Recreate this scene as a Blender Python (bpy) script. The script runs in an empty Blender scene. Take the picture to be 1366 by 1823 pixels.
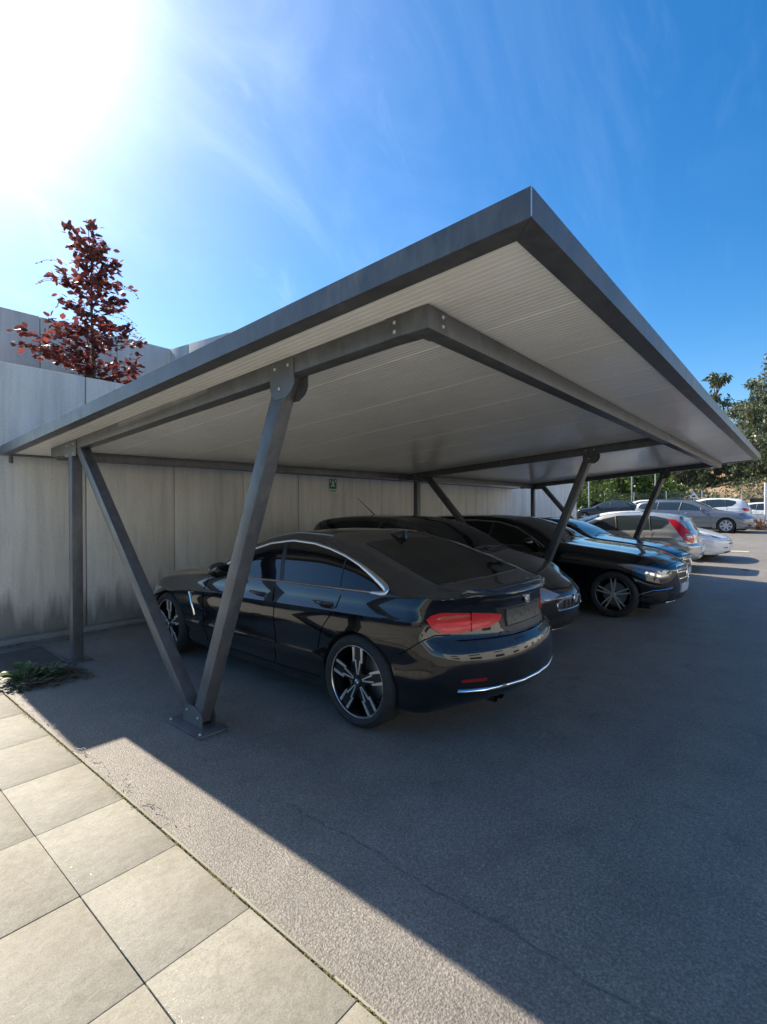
import bpy, bmesh, math, random
import numpy as np
from mathutils import Vector, Matrix
from mathutils.bvhtree import BVHTree
from mathutils.geometry import delaunay_2d_cdt
random.seed(7); rng = np.random.default_rng(7)
S = bpy.context.scene; C = S.collection
PI = math.pi; R = math.radians

# ------------------------------------------------------------------ materials
def newmat(name):
    m = bpy.data.materials.new(name); m.use_nodes = True
    nt = m.node_tree; b = nt.nodes['Principled BSDF']
    return m, nt, b
def N(nt, t, **kw):
    n = nt.nodes.new(t)
    for k, v in kw.items():
        if k in n.inputs.keys(): n.inputs[k].default_value = v
        else: setattr(n, k, v)
    return n
def simple(name, col, rough=.5, metal=0, coat=0, emit=None, spec=.5):
    m, nt, b = newmat(name)
    b.inputs['Base Color'].default_value = (*col, 1); b.inputs['Roughness'].default_value = rough
    b.inputs['Metallic'].default_value = metal; b.inputs['Coat Weight'].default_value = coat
    b.inputs['Coat Roughness'].default_value = .03
    b.inputs['Specular IOR Level'].default_value = spec
    return m
def ramp(nt, stops):
    n = nt.nodes.new('ShaderNodeValToRGB'); e = n.color_ramp.elements
    while len(e) > 1: e.remove(e[-1])
    e[0].position = stops[0][0]; e[0].color = (*stops[0][1], 1)
    for p, c in stops[1:]:
        q = e.new(p); q.color = (*c, 1)
    return n
def coords(nt, scale=(1, 1, 1), kind='pos', rot=(0, 0, 0)):
    if kind == 'pos': src = nt.nodes.new('ShaderNodeNewGeometry').outputs['Position']
    else: src = nt.nodes.new('ShaderNodeTexCoord').outputs['Object']
    mp = nt.nodes.new('ShaderNodeMapping'); mp.inputs['Scale'].default_value = scale; mp.inputs['Rotation'].default_value = rot
    nt.links.new(src, mp.inputs['Vector']); return mp.outputs['Vector']
def noise(nt, vec, scale, detail=5, rough=.55, dist=0):
    n = N(nt, 'ShaderNodeTexNoise'); n.inputs['Scale'].default_value = scale; n.inputs['Detail'].default_value = detail
    n.inputs['Roughness'].default_value = rough; n.inputs['Distortion'].default_value = dist
    nt.links.new(vec, n.inputs['Vector']); return n.outputs['Fac']
def mixc(nt, fac, a, b, mode='MIX'):
    n = nt.nodes.new('ShaderNodeMix'); n.data_type = 'RGBA'; n.blend_type = mode
    for sock, v in ((n.inputs[0], fac), (n.inputs[6], a), (n.inputs[7], b)):
        if isinstance(v, bpy.types.NodeSocket): nt.links.new(v, sock)
        elif isinstance(v, (int, float)): sock.default_value = v
        else: sock.default_value = (*v, 1)
    return n.outputs[2]
def math_(nt, op, a, b=0, c=None):
    n = nt.nodes.new('ShaderNodeMath'); n.operation = op
    for i, v in enumerate((a, b) if c is None else (a, b, c)):
        if isinstance(v, bpy.types.NodeSocket): nt.links.new(v, n.inputs[i])
        else: n.inputs[i].default_value = v
    return n.outputs[0]
def bump(nt, b, h, strength=.3, dist=.01):
    n = nt.nodes.new('ShaderNodeBump'); n.inputs['Strength'].default_value = strength; n.inputs['Distance'].default_value = dist
    nt.links.new(h, n.inputs['Height']); nt.links.new(n.outputs['Normal'], b.inputs['Normal'])

def mat_asphalt():
    m, nt, b = newmat('asphalt'); v = coords(nt)
    big = noise(nt, v, .55, 4, .6, .4); mid = noise(nt, v, 3.2, 5, .6, .3); fine = noise(nt, v, 90, 3, .7); grit = noise(nt, v, 260, 2, .8)
    r1 = ramp(nt, [(.3, (.182, .165, .145)), (.5, (.206, .188, .166)), (.7, (.230, .212, .188))]); nt.links.new(big, r1.inputs[0])
    r2 = ramp(nt, [(.3, (.82, .82, .83)), (.55, (1, 1, 1)), (.75, (1.15, 1.13, 1.11))]); nt.links.new(mid, r2.inputs[0])
    c = mixc(nt, .8, r1.outputs[0], r2.outputs[0], 'MULTIPLY')
    r3 = ramp(nt, [(.35, (.62, .62, .62)), (.5, (1, 1, 1)), (.68, (1.5, 1.48, 1.42))]); nt.links.new(fine, r3.inputs[0])
    c = mixc(nt, .75, c, r3.outputs[0], 'MULTIPLY')
    for sc_, lo_, hi_ in ((150, .5, 1.7), (75, .8, 1.22)):   # stones of the aggregate
        vc = N(nt, 'ShaderNodeTexVoronoi'); vc.inputs['Scale'].default_value = sc_; nt.links.new(v, vc.inputs['Vector'])
        bw = nt.nodes.new('ShaderNodeRGBToBW'); nt.links.new(vc.outputs['Color'], bw.inputs[0]); rg = ramp(nt, [(.2, (lo_,) * 3), (.5, (1, 1, 1)), (.85, (hi_,) * 3)]); nt.links.new(bw.outputs[0], rg.inputs[0]); c = mixc(nt, .42, c, rg.outputs[0], 'MULTIPLY')
    # oil stains and scuffs
    st = noise(nt, v, 1.9, 4, .6, 1.6); rs = ramp(nt, [(.0, (1, 1, 1)), (.62, (1, 1, 1)), (.74, (.66, .66, .68))]); nt.links.new(st, rs.inputs[0])
    c = mixc(nt, 1, c, rs.outputs[0], 'MULTIPLY')
    nt.links.new(c, b.inputs['Base Color']); b.inputs['Roughness'].default_value = .58
    vo = N(nt, 'ShaderNodeTexVoronoi'); vo.inputs['Scale'].default_value = 130; nt.links.new(v, vo.inputs['Vector'])
    h = math_(nt, 'ADD', math_(nt, 'MULTIPLY', fine, 1.0), math_(nt, 'MULTIPLY', vo.outputs['Distance'], .9))
    h = math_(nt, 'ADD', h, math_(nt, 'MULTIPLY', grit, .35))
    bump(nt, b, h, .6, .0045); return m
def mat_strip():
    m, nt, b = newmat('rendered_strip'); v = coords(nt); v2 = coords(nt, (1, .35, 1), rot=(0, 0, .5))
    big = noise(nt, v, 1.6, 4, .6, .4); mid = noise(nt, v, 9, 5, .6); tr = noise(nt, v2, 60, 3, .6, .5)
    r1 = ramp(nt, [(.3, (.165, .150, .132)), (.5, (.195, .179, .158)), (.7, (.232, .214, .19))]); nt.links.new(big, r1.inputs[0])
    r2 = ramp(nt, [(.3, (.75, .75, .75)), (.6, (1.1, 1.1, 1.1))]); nt.links.new(mid, r2.inputs[0])
    c = mixc(nt, .8, r1.outputs[0], r2.outputs[0], 'MULTIPLY')
    nt.links.new(c, b.inputs['Base Color']); b.inputs['Roughness'].default_value = .62
    h = math_(nt, 'ADD', math_(nt, 'MULTIPLY', tr, 1.2), math_(nt, 'MULTIPLY', noise(nt, v, 150, 2), .6))
    bump(nt, b, h, .8, .008); return m
def mat_paving():
    m, nt, b = newmat('paving_stone'); v = coords(nt)
    g = noise(nt, v, 3.0, 6, .65, .6); f = noise(nt, v, 26, 5, .6, .8); ff = noise(nt, v, 170, 2, .6); t = noise(nt, v, .8, 2)
    r1 = ramp(nt, [(.3, (.235, .212, .172)), (.5, (.272, .250, .206)), (.7, (.318, .297, .25))]); nt.links.new(g, r1.inputs[0])
    r2 = ramp(nt, [(.3, (.80, .79, .76)), (.55, (1.0, 1.0, 1.0)), (.75, (1.1, 1.1, 1.09))]); nt.links.new(f, r2.inputs[0])
    c = mixc(nt, .8, r1.outputs[0], r2.outputs[0], 'MULTIPLY')
    isl = nt.nodes.new('ShaderNodeNewGeometry'); ri = ramp(nt, [(0, (.97, .965, .955)), (.5, (1.02, 1.02, 1.02)), (1, (1.07, 1.065, 1.06))]); nt.links.new(isl.outputs['Random Per Island'], ri.inputs[0]); c = mixc(nt, 1, c, ri.outputs[0], 'MULTIPLY')
    wv = noise(nt, coords(nt, (1, 2.2, 1), rot=(0, 0, .4)), 13, 4, .6, 1.6); rw = ramp(nt, [(.38, (.91, .905, .89)), (.5, (1.01, 1.01, 1.01)), (.66, (1.08, 1.08, 1.07))]); nt.links.new(wv, rw.inputs[0]); c = mixc(nt, .9, c, rw.outputs[0], 'MULTIPLY')
    r3 = ramp(nt, [(.3, (.62, .61, .6)), (.48, (1, 1, 1)), (.7, (1.2, 1.2, 1.2))]); nt.links.new(ff, r3.inputs[0])
    c = mixc(nt, .7, c, r3.outputs[0], 'MULTIPLY')
    c = mixc(nt, math_(nt, 'MULTIPLY', t, .25), c, (.28, .29, .21))
    nt.links.new(c, b.inputs['Base Color'])
    rr = ramp(nt, [(.66, (.72, .72, .72)), (.72, (.12, .12, .12))]); nt.links.new(ff, rr.inputs[0]); nt.links.new(rr.outputs[0], b.inputs['Roughness'])
    h = math_(nt, 'ADD', math_(nt, 'MULTIPLY', f, .8), math_(nt, 'MULTIPLY', ff, .35)); bump(nt, b, h, .6, .005); return m
def mat_concrete(name, base, dark, warm, low=True, streak=1.0):
    m, nt, b = newmat(name); v = coords(nt); vs = coords(nt, (1, 1, .10)); vs2 = coords(nt, (1, 1, .05))
    blot = noise(nt, v, .9, 5, .6, .4); s1 = noise(nt, vs, 5.5, 5, .65, .2); s2 = noise(nt, vs2, 14, 3, .6); fine = noise(nt, v, 40, 4, .6)
    r0 = ramp(nt, [(.32, dark), (.52, base), (.72, warm)]); nt.links.new(blot, r0.inputs[0])
    r1 = ramp(nt, [(.34, (.56, .55, .52)), (.5, (.95, .95, .94)), (.7, (1.22, 1.21, 1.18))]); nt.links.new(s1, r1.inputs[0])
    c = mixc(nt, .85 * streak, r0.outputs[0], r1.outputs[0], 'MULTIPLY')
    r2 = ramp(nt, [(.35, (.72, .71, .69)), (.5, (1, 1, 1)), (.7, (1.08, 1.08, 1.07))]); nt.links.new(s2, r2.inputs[0])
    c = mixc(nt, .7 * streak, c, r2.outputs[0], 'MULTIPLY')
    r3 = ramp(nt, [(.3, (.88, .88, .88)), (.6, (1.05, 1.05, 1.05))]); nt.links.new(fine, r3.inputs[0])
    c = mixc(nt, .7, c, r3.outputs[0], 'MULTIPLY')
    po = N(nt, 'ShaderNodeTexVoronoi'); po.inputs['Scale'].default_value = 26; nt.links.new(v, po.inputs['Vector']); rp = ramp(nt, [(.0, (.45, .44, .42)), (.055, (.5, .5, .48)), (.085, (1, 1, 1))]); nt.links.new(po.outputs['Distance'], rp.inputs[0]); c = mixc(nt, .8, c, rp.outputs[0], 'MULTIPLY')
    if low:  # damp, mossy band of dirt near the foot of the wall (irregular height)
        sep = nt.nodes.new('ShaderNodeSeparateXYZ'); nt.links.new(v, sep.inputs[0])
        hgt = math_(nt, 'ADD', sep.outputs[2], math_(nt, 'MULTIPLY', s1, -1.5))
        rz = ramp(nt, [(.0, (1, 1, 1)), (.35, (.0, .0, .0))])
        nt.links.new(math_(nt, 'ADD', hgt, .55), rz.inputs[0])
        c = mixc(nt, math_(nt, 'MULTIPLY', rz.outputs[0], .7), c, (.10, .10, .085))
    nt.links.new(c, b.inputs['Base Color']); b.inputs['Roughness'].default_value = .85
    bump(nt, b, math_(nt, 'ADD', fine, s1), .25, .01); return m
def mat_steel():
    m, nt, b = newmat('anthracite_steel'); v = coords(nt)
    g = noise(nt, v, 5, 4, .6); r = ramp(nt, [(.35, (.085, .091, .100)), (.65, (.115, .122, .132))]); nt.links.new(g, r.inputs[0])
    f = noise(nt, v, 400, 2, .6); r2 = ramp(nt, [(.3, (.85, .85, .85)), (.66, (1, 1, 1)), (.76, (1.5, 1.5, 1.5))]); nt.links.new(f, r2.inputs[0])
    c = mixc(nt, .8, r.outputs[0], r2.outputs[0], 'MULTIPLY')
    ds = noise(nt, coords(nt, (1, 1, .3)), 16, 6, .7, .8); rd = ramp(nt, [(.35, (.78, .78, .78)), (.52, (1, 1, 1)), (.7, (1.45, 1.42, 1.35))]); nt.links.new(ds, rd.inputs[0]); c = mixc(nt, .8, c, rd.outputs[0], 'MULTIPLY'); nt.links.new(c, b.inputs['Base Color'])
    rq = ramp(nt, [(.3, (.30, .30, .30)), (.7, (.55, .55, .55))]); nt.links.new(ds, rq.inputs[0]); nt.links.new(rq.outputs[0], b.inputs['Roughness'])
    b.inputs['Roughness'].default_value = .38; b.inputs['Metallic'].default_value = .15; bump(nt, b, f, .08, .002); return m
def mat_panel():
    m, nt, b = newmat('white_roof_sheet'); v = coords(nt)
    g = noise(nt, v, 1.4, 5, .6, .5); r = ramp(nt, [(.3, (.86, .855, .82)), (.6, (.93, .925, .90))]); nt.links.new(g, r.inputs[0])
    s = noise(nt, coords(nt, (1, .12, 1)), 40, 3, .6); r2 = ramp(nt, [(.3, (.9, .9, .9)), (.6, (1.03, 1.03, 1.03))]); nt.links.new(s, r2.inputs[0])
    d = noise(nt, v, 9, 4, .7, 1); rd = ramp(nt, [(.62, (1, 1, 1)), (.78, (.72, .71, .68))]); nt.links.new(d, rd.inputs[0])
    c = mixc(nt, .8, r.outputs[0], r2.outputs[0], 'MULTIPLY'); c = mixc(nt, .7, c, rd.outputs[0], 'MULTIPLY')
    nt.links.new(c, b.inputs['Base Color']); b.inputs['Roughness'].default_value = .25
    b.inputs['Coat Weight'].default_value = .5; b.inputs['Coat Roughness'].default_value = .11
    bump(nt, b, noise(nt, coords(nt, (1, .4, 1)), 12, 3), .08, .006); return m
def mat_paint(name, col, metal=0, rough=.25, flake=False, dust=.0):
    m, nt, b = newmat(name)
    b.inputs['Base Color'].default_value = (*col, 1); b.inputs['Metallic'].default_value = metal
    b.inputs['Roughness'].default_value = rough; b.inputs['Coat Weight'].default_value = 1; b.inputs['Coat Roughness'].default_value = .028
    if max(col) < .02: b.inputs['Coat IOR'].default_value = 1.6; b.inputs['Specular IOR Level'].default_value = .1
    v = coords(nt, kind='obj')
    if dust:
        d = noise(nt, v, 4, 5, .65, .4); r = ramp(nt, [(.35, (0, 0, 0)), (.75, (1, 1, 1))]); nt.links.new(d, r.inputs[0])
        geo = nt.nodes.new('ShaderNodeNewGeometry'); sp = nt.nodes.new('ShaderNodeSeparateXYZ'); nt.links.new(geo.outputs['Normal'], sp.inputs[0])
        up = math_(nt, 'MULTIPLY', math_(nt, 'MAXIMUM', sp.outputs[2], .0), dust)
        f = math_(nt, 'MULTIPLY', up, math_(nt, 'ADD', math_(nt, 'MULTIPLY', r.outputs[0], .5), .7))
        nt.links.new(mixc(nt, f, col, (.26, .25, .235)), b.inputs['Base Color'])
        nt.links.new(math_(nt, 'SUBTRACT', 1, math_(nt, 'MULTIPLY', f, 1.5)), b.inputs['Coat Weight'])
    return m
def mat_leaf(name, a, bb, trans=.25):
    m, nt, b = newmat(name)
    oi = nt.nodes.new('ShaderNodeNewGeometry'); r = ramp(nt, [(0, a), (1, bb)]); nt.links.new(oi.outputs['Random Per Island'], r.inputs[0])
    nt.links.new(r.outputs[0], b.inputs['Base Color']); b.inputs['Roughness'].default_value = .45
    out = [n for n in nt.nodes if n.type == 'OUTPUT_MATERIAL'][0]
    tr = nt.nodes.new('ShaderNodeBsdfTranslucent'); mx = nt.nodes.new('ShaderNodeMixShader'); mx.inputs[0].default_value = trans
    nt.links.new(r.outputs[0], tr.inputs[0]); nt.links.new(b.outputs[0], mx.inputs[1]); nt.links.new(tr.outputs[0], mx.inputs[2])
    nt.links.new(mx.outputs[0], out.inputs[0]); return m
def mat_noisy(name, stops, scale, rough=.9, bstr=.5, bdist=.05, detail=6):
    m, nt, b = newmat(name); v = coords(nt); g = noise(nt, v, scale, detail, .65, .5)
    r = ramp(nt, stops); nt.links.new(g, r.inputs[0]); nt.links.new(r.outputs[0], b.inputs['Base Color'])
    b.inputs['Roughness'].default_value = rough; bump(nt, b, g, bstr, bdist); return m
M = dict(
    asphalt=mat_asphalt(), strip=mat_strip(), paving=mat_paving(), steel=mat_steel(), panel=mat_panel(),
    wall=mat_concrete('board_concrete', (.65, .64, .60), (.60, .59, .56), (.70, .69, .65), streak=.38),
    wall_up=mat_concrete('upper_concrete', (.60, .60, .585), (.56, .56, .55), (.64, .64, .63), False, .35),
    joint=simple('dark_joint', (.035, .033, .03), .95), sand=simple('joint_sand', (.17, .145, .10), .95), tar=simple('old_seam', (.135, .125, .113), .9), render_=mat_noisy('white_render', [(.3, (.66, .65, .61)), (.7, (.74, .73, .69))], 1.2, .9, .1, .01),
    bolt=simple('galvanised_bolt', (.62, .62, .62), .35, .8), kerb=simple('kerb_edge', (.30, .285, .23), .85),
    black=mat_paint('black_paint', (.0045, .0045, .0055), 0, .2, dust=.17), black2=mat_paint('gloss_black_paint', (.003, .0035, .006), 0, .2, dust=.02),
    dusty=mat_paint('dusty_black_paint', (.007, .0065, .007), 0, .25, dust=.16),
    silver=mat_paint('silver_paint', (.50, .49, .47), .55, .32), grey=mat_paint('grey_metal_paint', (.20, .21, .225), .5, .35),
    white=mat_paint('white_paint', (.78, .78, .78), 0, .4),
    chrome=simple('chrome', (.85, .85, .86), .10, 1), satin=simple('satin_chrome', (.62, .62, .63), .28, 1), rim=simple('dark_rim', (.012, .012, .013), .3, .3, .5),
    alloy=simple('silver_alloy', (.42, .42, .43), .35, .8), machined=simple('machined_face', (.72, .71, .70), .30, .75),
    hubcap=simple('silver_wheel_cover', (.50, .50, .51), .4, .5), disc=simple('brake_disc', (.25, .24, .23), .4, .8),
    tyre=mat_noisy('tyre_rubber', [(.3, (.012, .012, .012)), (.7, (.022, .022, .022))], 30, .75, .15, .003),
    trim=simple('black_plastic', (.012, .012, .013), .45), liner=simple('wheel_well', (.004, .004, .004), .95), gap=simple('panel_gap', (.001, .001, .001), .9, spec=.1),
    glass=simple('tinted_glass', (.004, .005, .007), .03, 0, 0), glass2=simple('clear_car_glass', (.035, .05, .055), .03, 0, 1),
    privacy=simple('privacy_glass', (.002, .0022, .0035), .04, 0, .4),
    lamp=simple('clear_lamp_lens', (.30, .32, .35), .07, .35, 1), lampdark=simple('lamp_housing', (.03, .032, .036), .12, .3, 1),
    redx=simple('reflector_red', (.20, .008, .010), .2), red=simple('red_lamp_lens', (.58, .009, .018), .28, 0, .12), red2=simple('bright_red_lens', (.85, .03, .045), .28, 0, .15), lampmid=simple('grey_lamp_lens', (.13, .14, .16), .08, .3, 1), orange=simple('amber_lens', (.45, .10, .05), .2, 0, 1),
    plate=simple('plate_pale', (.42, .48, .55), .5), plated=mat_noisy('dark_plate', [(.40, (.03, .03, .026)), (.5, (.10, .095, .075)), (.62, (.035, .035, .03))], 22, .5, .1, .002), blue=simple('emblem_blue', (.05, .16, .42), .2, 0, 1),
    wht=simple('plain_white', (.75, .75, .75), .5), signg=simple('sign_green', (.01, .16, .075), .45), signw=simple('sign_pale', (.55, .66, .55), .5),
    bark=mat_noisy('bark', [(.3, (.05, .038, .028)), (.7, (.16, .13, .10))], 6, .9), twig=simple('twig_brown', (.075, .05, .04), .8),
    redleaf=mat_leaf('copper_beech_leaf', (.06, .024, .024), (.32, .085, .075), .4),
    euca=mat_leaf('eucalyptus_leaf', (.045, .065, .032), (.20, .22, .12), .3), bush=mat_leaf('bush_leaf', (.06, .11, .02), (.20, .27, .055), .3),
    weed=mat_leaf('weed_leaf', (.035, .075, .025), (.10, .17, .06), .3), moss=mat_noisy('moss', [(.3, (.06, .055, .02)), (.6, (.17, .155, .06))], 40, .95, .6, .01),
    litter=mat_leaf('dry_litter', (.02, .02, .015), (.13, .11, .07), .1), dry=mat_leaf('dry_blade', (.09, .04, .025), (.26, .16, .09), .2),
    hill=mat_noisy('dry_hillside', [(.25, (.05, .06, .03)), (.40, (.14, .12, .06)), (.52, (.30, .21, .12)), (.66, (.38, .27, .17)), (.8, (.45, .36, .26))], .55, .95, .8, .4),
    paint=simple('worn_yellow_paint', (.55, .50, .30), .7), pole=simple('galvanised_pole', (.50, .52, .53), .45, .4), wire=simple('fence_wire', (.18, .22, .21), .6, .3),
    brown=simple('brown_roof_paint', (.11, .06, .04), .35, .1, 1), antenna=simple('antenna_black', (.01, .01, .01), .5),
)

# ------------------------------------------------------------------ mesh helpers
class MB:
    def __init__(s): s.v = []; s.f = []; s.mi = []; s.cur = 0
    def add(s, vs, fs):
        o = len(s.v); s.v += [tuple(map(float, p)) for p in vs]; s.f += [tuple(i + o for i in f) for f in fs]; s.mi += [s.cur] * len(fs); return s
    def box(s, a, b):
        (x0, y0, z0), (x1, y1, z1) = a, b
        return s.add([(x0, y0, z0), (x1, y0, z0), (x1, y1, z0), (x0, y1, z0), (x0, y0, z1), (x1, y0, z1), (x1, y1, z1), (x0, y1, z1)],
                     [(3, 2, 1, 0), (4, 5, 6, 7), (0, 1, 5, 4), (1, 2, 6, 5), (2, 3, 7, 6), (3, 0, 4, 7)])
    def cbox(s, a, b, c=.01):  # chamfered box: three overlapping profiles -> a bevelled hull
        bm = bmesh.new(); bmesh.ops.create_cube(bm, size=1)
        for v in bm.verts: v.co = Vector([(a[i] + b[i]) / 2 + v.co[i] * (b[i] - a[i]) for i in range(3)])
        bmesh.ops.bevel(bm, geom=bm.edges[:], offset=c, segments=2, profile=.5, affect='EDGES')
        bm.verts.index_update(); s.add([v.co[:] for v in bm.verts], [[v.index for v in f.verts] for f in bm.faces]); bm.free(); return s
    def beam(s, p, q, w, h, side=(1, 0, 0), c=.004):  # rectangular bar from p to q; w along side, h the other way
        p, q = Vector(p), Vector(q); d = (q - p); L = d.length; d.normalize(); sd = Vector(side); sd = (sd - d * sd.dot(d)).normalized(); u = d.cross(sd)
        t = MB().cbox((-w / 2, -h / 2, 0), (w / 2, h / 2, L), c)
        vs = [p + sd * a + u * b + d * z for a, b, z in t.v]; return s.add(vs, t.f)
    def tube(s, pts, r, n=8, cap=True):
        pts = [Vector(p) for p in pts]; rr = r if isinstance(r, (list, tuple)) else [r] * len(pts); rings = []
        up = Vector((0, 0, 1)); prev = None
        for i, p in enumerate(pts):
            d = (pts[min(i + 1, len(pts) - 1)] - pts[max(i - 1, 0)]).normalized()
            if prev is None:
                a = d.cross(up if abs(d.z) < .95 else Vector((1, 0, 0))).normalized()
            else: a = (prev - d * prev.dot(d)).normalized()
            prev = a; b = d.cross(a)
            rings.append([p + (a * math.cos(t) + b * math.sin(t)) * rr[i] for t in [2 * PI * k / n for k in range(n)]])
        vs = [v for r_ in rings for v in r_]; fs = []
        for i in range(len(pts) - 1):
            for k in range(n): k2 = (k + 1) % n; fs.append((i * n + k, i * n + k2, (i + 1) * n + k2, (i + 1) * n + k))
        if cap: fs.append(tuple(range(n))[::-1]); fs.append(tuple(range((len(pts) - 1) * n, len(pts) * n)))
        return s.add(vs, fs)
    def lathe(s, prof, n=48, axis='y', c=(0, 0, 0), closed=False):
        vs = []; m = len(prof)
        for k in range(n):
            t = 2 * PI * k / n
            for a, r in prof:
                p = (r * math.cos(t), a, r * math.sin(t)) if axis == 'y' else (r * math.cos(t), r * math.sin(t), a)
                vs.append((p[0] + c[0], p[1] + c[1], p[2] + c[2]))
        fs = []
        for k in range(n):
            k2 = (k + 1) % n
            for i in range(m if closed else m - 1):
                j = (i + 1) % m; fs.append((k * m + i, k * m + j, k2 * m + j, k2 * m + i))
        return s.add(vs, fs)
    def prism(s, poly, lo, hi, fn):  # poly 2-D, fn(u,v,w)->3-D
        n = len(poly); vs = [fn(u, v, lo) for u, v in poly] + [fn(u, v, hi) for u, v in poly]
        return s.add(vs, [tuple(range(n))[::-1], tuple(range(n, 2 * n))] + [(i, (i + 1) % n, n + (i + 1) % n, n + i) for i in range(n)])
    def xf(s, m): s.v = [tuple(m @ Vector(p)) for p in s.v]; return s
    def build(s, name, mat, parent=None, smooth=False, ang=35):
        me = bpy.data.meshes.new(name); me.from_pydata(s.v, [], s.f)
        for m in (mat if isinstance(mat, (list, tuple)) else [mat]): me.materials.append(m)
        me.polygons.foreach_set('material_index', s.mi)
        bm = bmesh.new(); bm.from_mesh(me); bmesh.ops.recalc_face_normals(bm, faces=bm.faces[:]); bm.to_mesh(me); bm.free()
        if smooth:
            me.polygons.foreach_set('use_smooth', [True] * len(me.polygons)); me.set_sharp_from_angle(angle=R(ang))
        me.update(); o = bpy.data.objects.new(name, me); C.objects.link(o)
        if parent: o.parent = parent
        return o
def tag(o, label=None, cat=None, group=None, kind=None):
    if label: o['label'] = label
    if cat: o['category'] = cat
    if group: o['group'] = group
    if kind: o['kind'] = kind
    return o
def empty(name, loc=(0, 0, 0), rz=0, sc=1):
    o = bpy.data.objects.new(name, None); C.objects.link(o); o.location = loc; o.rotation_euler = (0, 0, rz); o.scale = (sc, sc, sc); o.empty_display_size = .2; return o
def copy_tree(o, parent=None):
    c = o.copy(); C.objects.link(c); c.parent = parent
    for ch in list(o.children): copy_tree(ch, c)
    return c
def pchip(xs, ys, xq):
    xs = np.asarray(xs, float); ys = np.asarray(ys, float); xq = np.asarray(xq, float)
    h = np.diff(xs); d = np.diff(ys) / h; n = len(xs); m = np.zeros(n)
    if n == 2: return np.interp(xq, xs, ys)
    for i in range(1, n - 1):
        if d[i - 1] * d[i] > 0:
            w1 = 2 * h[i] + h[i - 1]; w2 = h[i] + 2 * h[i - 1]; m[i] = (w1 + w2) / (w1 / d[i - 1] + w2 / d[i])
    m[0] = d[0]; m[-1] = d[-1]
    k = np.clip(np.searchsorted(xs, xq, side='right') - 1, 0, n - 2); t = np.clip((xq - xs[k]) / h[k], 0, 1); H = h[k]
    return (ys[k] * (1 + 2 * t) * (1 - t) ** 2 + m[k] * H * t * (1 - t) ** 2 + ys[k + 1] * t * t * (3 - 2 * t) + m[k + 1] * H * t * t * (t - 1))
# ------------------------------------------------------------------ cars
# a car is built in its own space: x forward, y to its left, z up, origin on the ground at mid length; s = distance back from the nose
def section(s, T):
    """half ring of the body at s, from the bottom centre to the top centre"""
    zb, w, belt, zt = T['zb'](s), T['w'](s), T['belt'](s), T['top'](s)
    belt = min(belt, zt - .05); ins = T['ins'](s); wb = w - ins
    gh = zt - belt; e = .03 + .035 * min(1, max(0, (gh - .05) / .2)); zre = zt - e
    d = max(0.0, zre - belt); wr = wb - .13 * math.exp(-d / .07) - T['tumble'] * d - .02
    zsh = belt - T['sh']; cr = T.get('cr', .012)
    k = [(0, zb), (.70 * w, zb), (w - .10, zb + .008), (w - .052, zb + .06), (w - .046, zb + .26 * (zsh - zb)), (w - .022, zb + .39 * (zsh - zb)), (w - .027, zb + .50 * (zsh - zb)), (w - .006, zb + .80 * (zsh - zb)),
         (w - .011, zb + .92 * (zsh - zb)), (w, zsh - .008), (w - cr, zsh + .018), (wb + .012, belt - .02), (wb, belt),
         ((wb + wr) / 2 + .018 * min(1, d / .3), (belt + zre) / 2), (wr, zre), (wr - .05, zre + .58 * e), (.62 * wr, zt - .012), (.3 * wr, zt - .003), (0, zt)]
    k = np.array(k); seg = np.array([2, 2, 2, 2, 3, 2, 3, 2, 2, 2, 2, 1, 4, 4, 2, 3, 3, 2]) ; t = np.concatenate([[0], np.cumsum(np.maximum(np.hypot(*np.diff(k, axis=0).T), .004))])
    q = np.concatenate([np.linspace(t[i], t[i + 1], seg[i], endpoint=False) for i in range(len(seg))] + [[t[-1]]])
    return np.stack([pchip(t, k[:, 0], q), pchip(t, k[:, 1], q)], 1)
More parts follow.
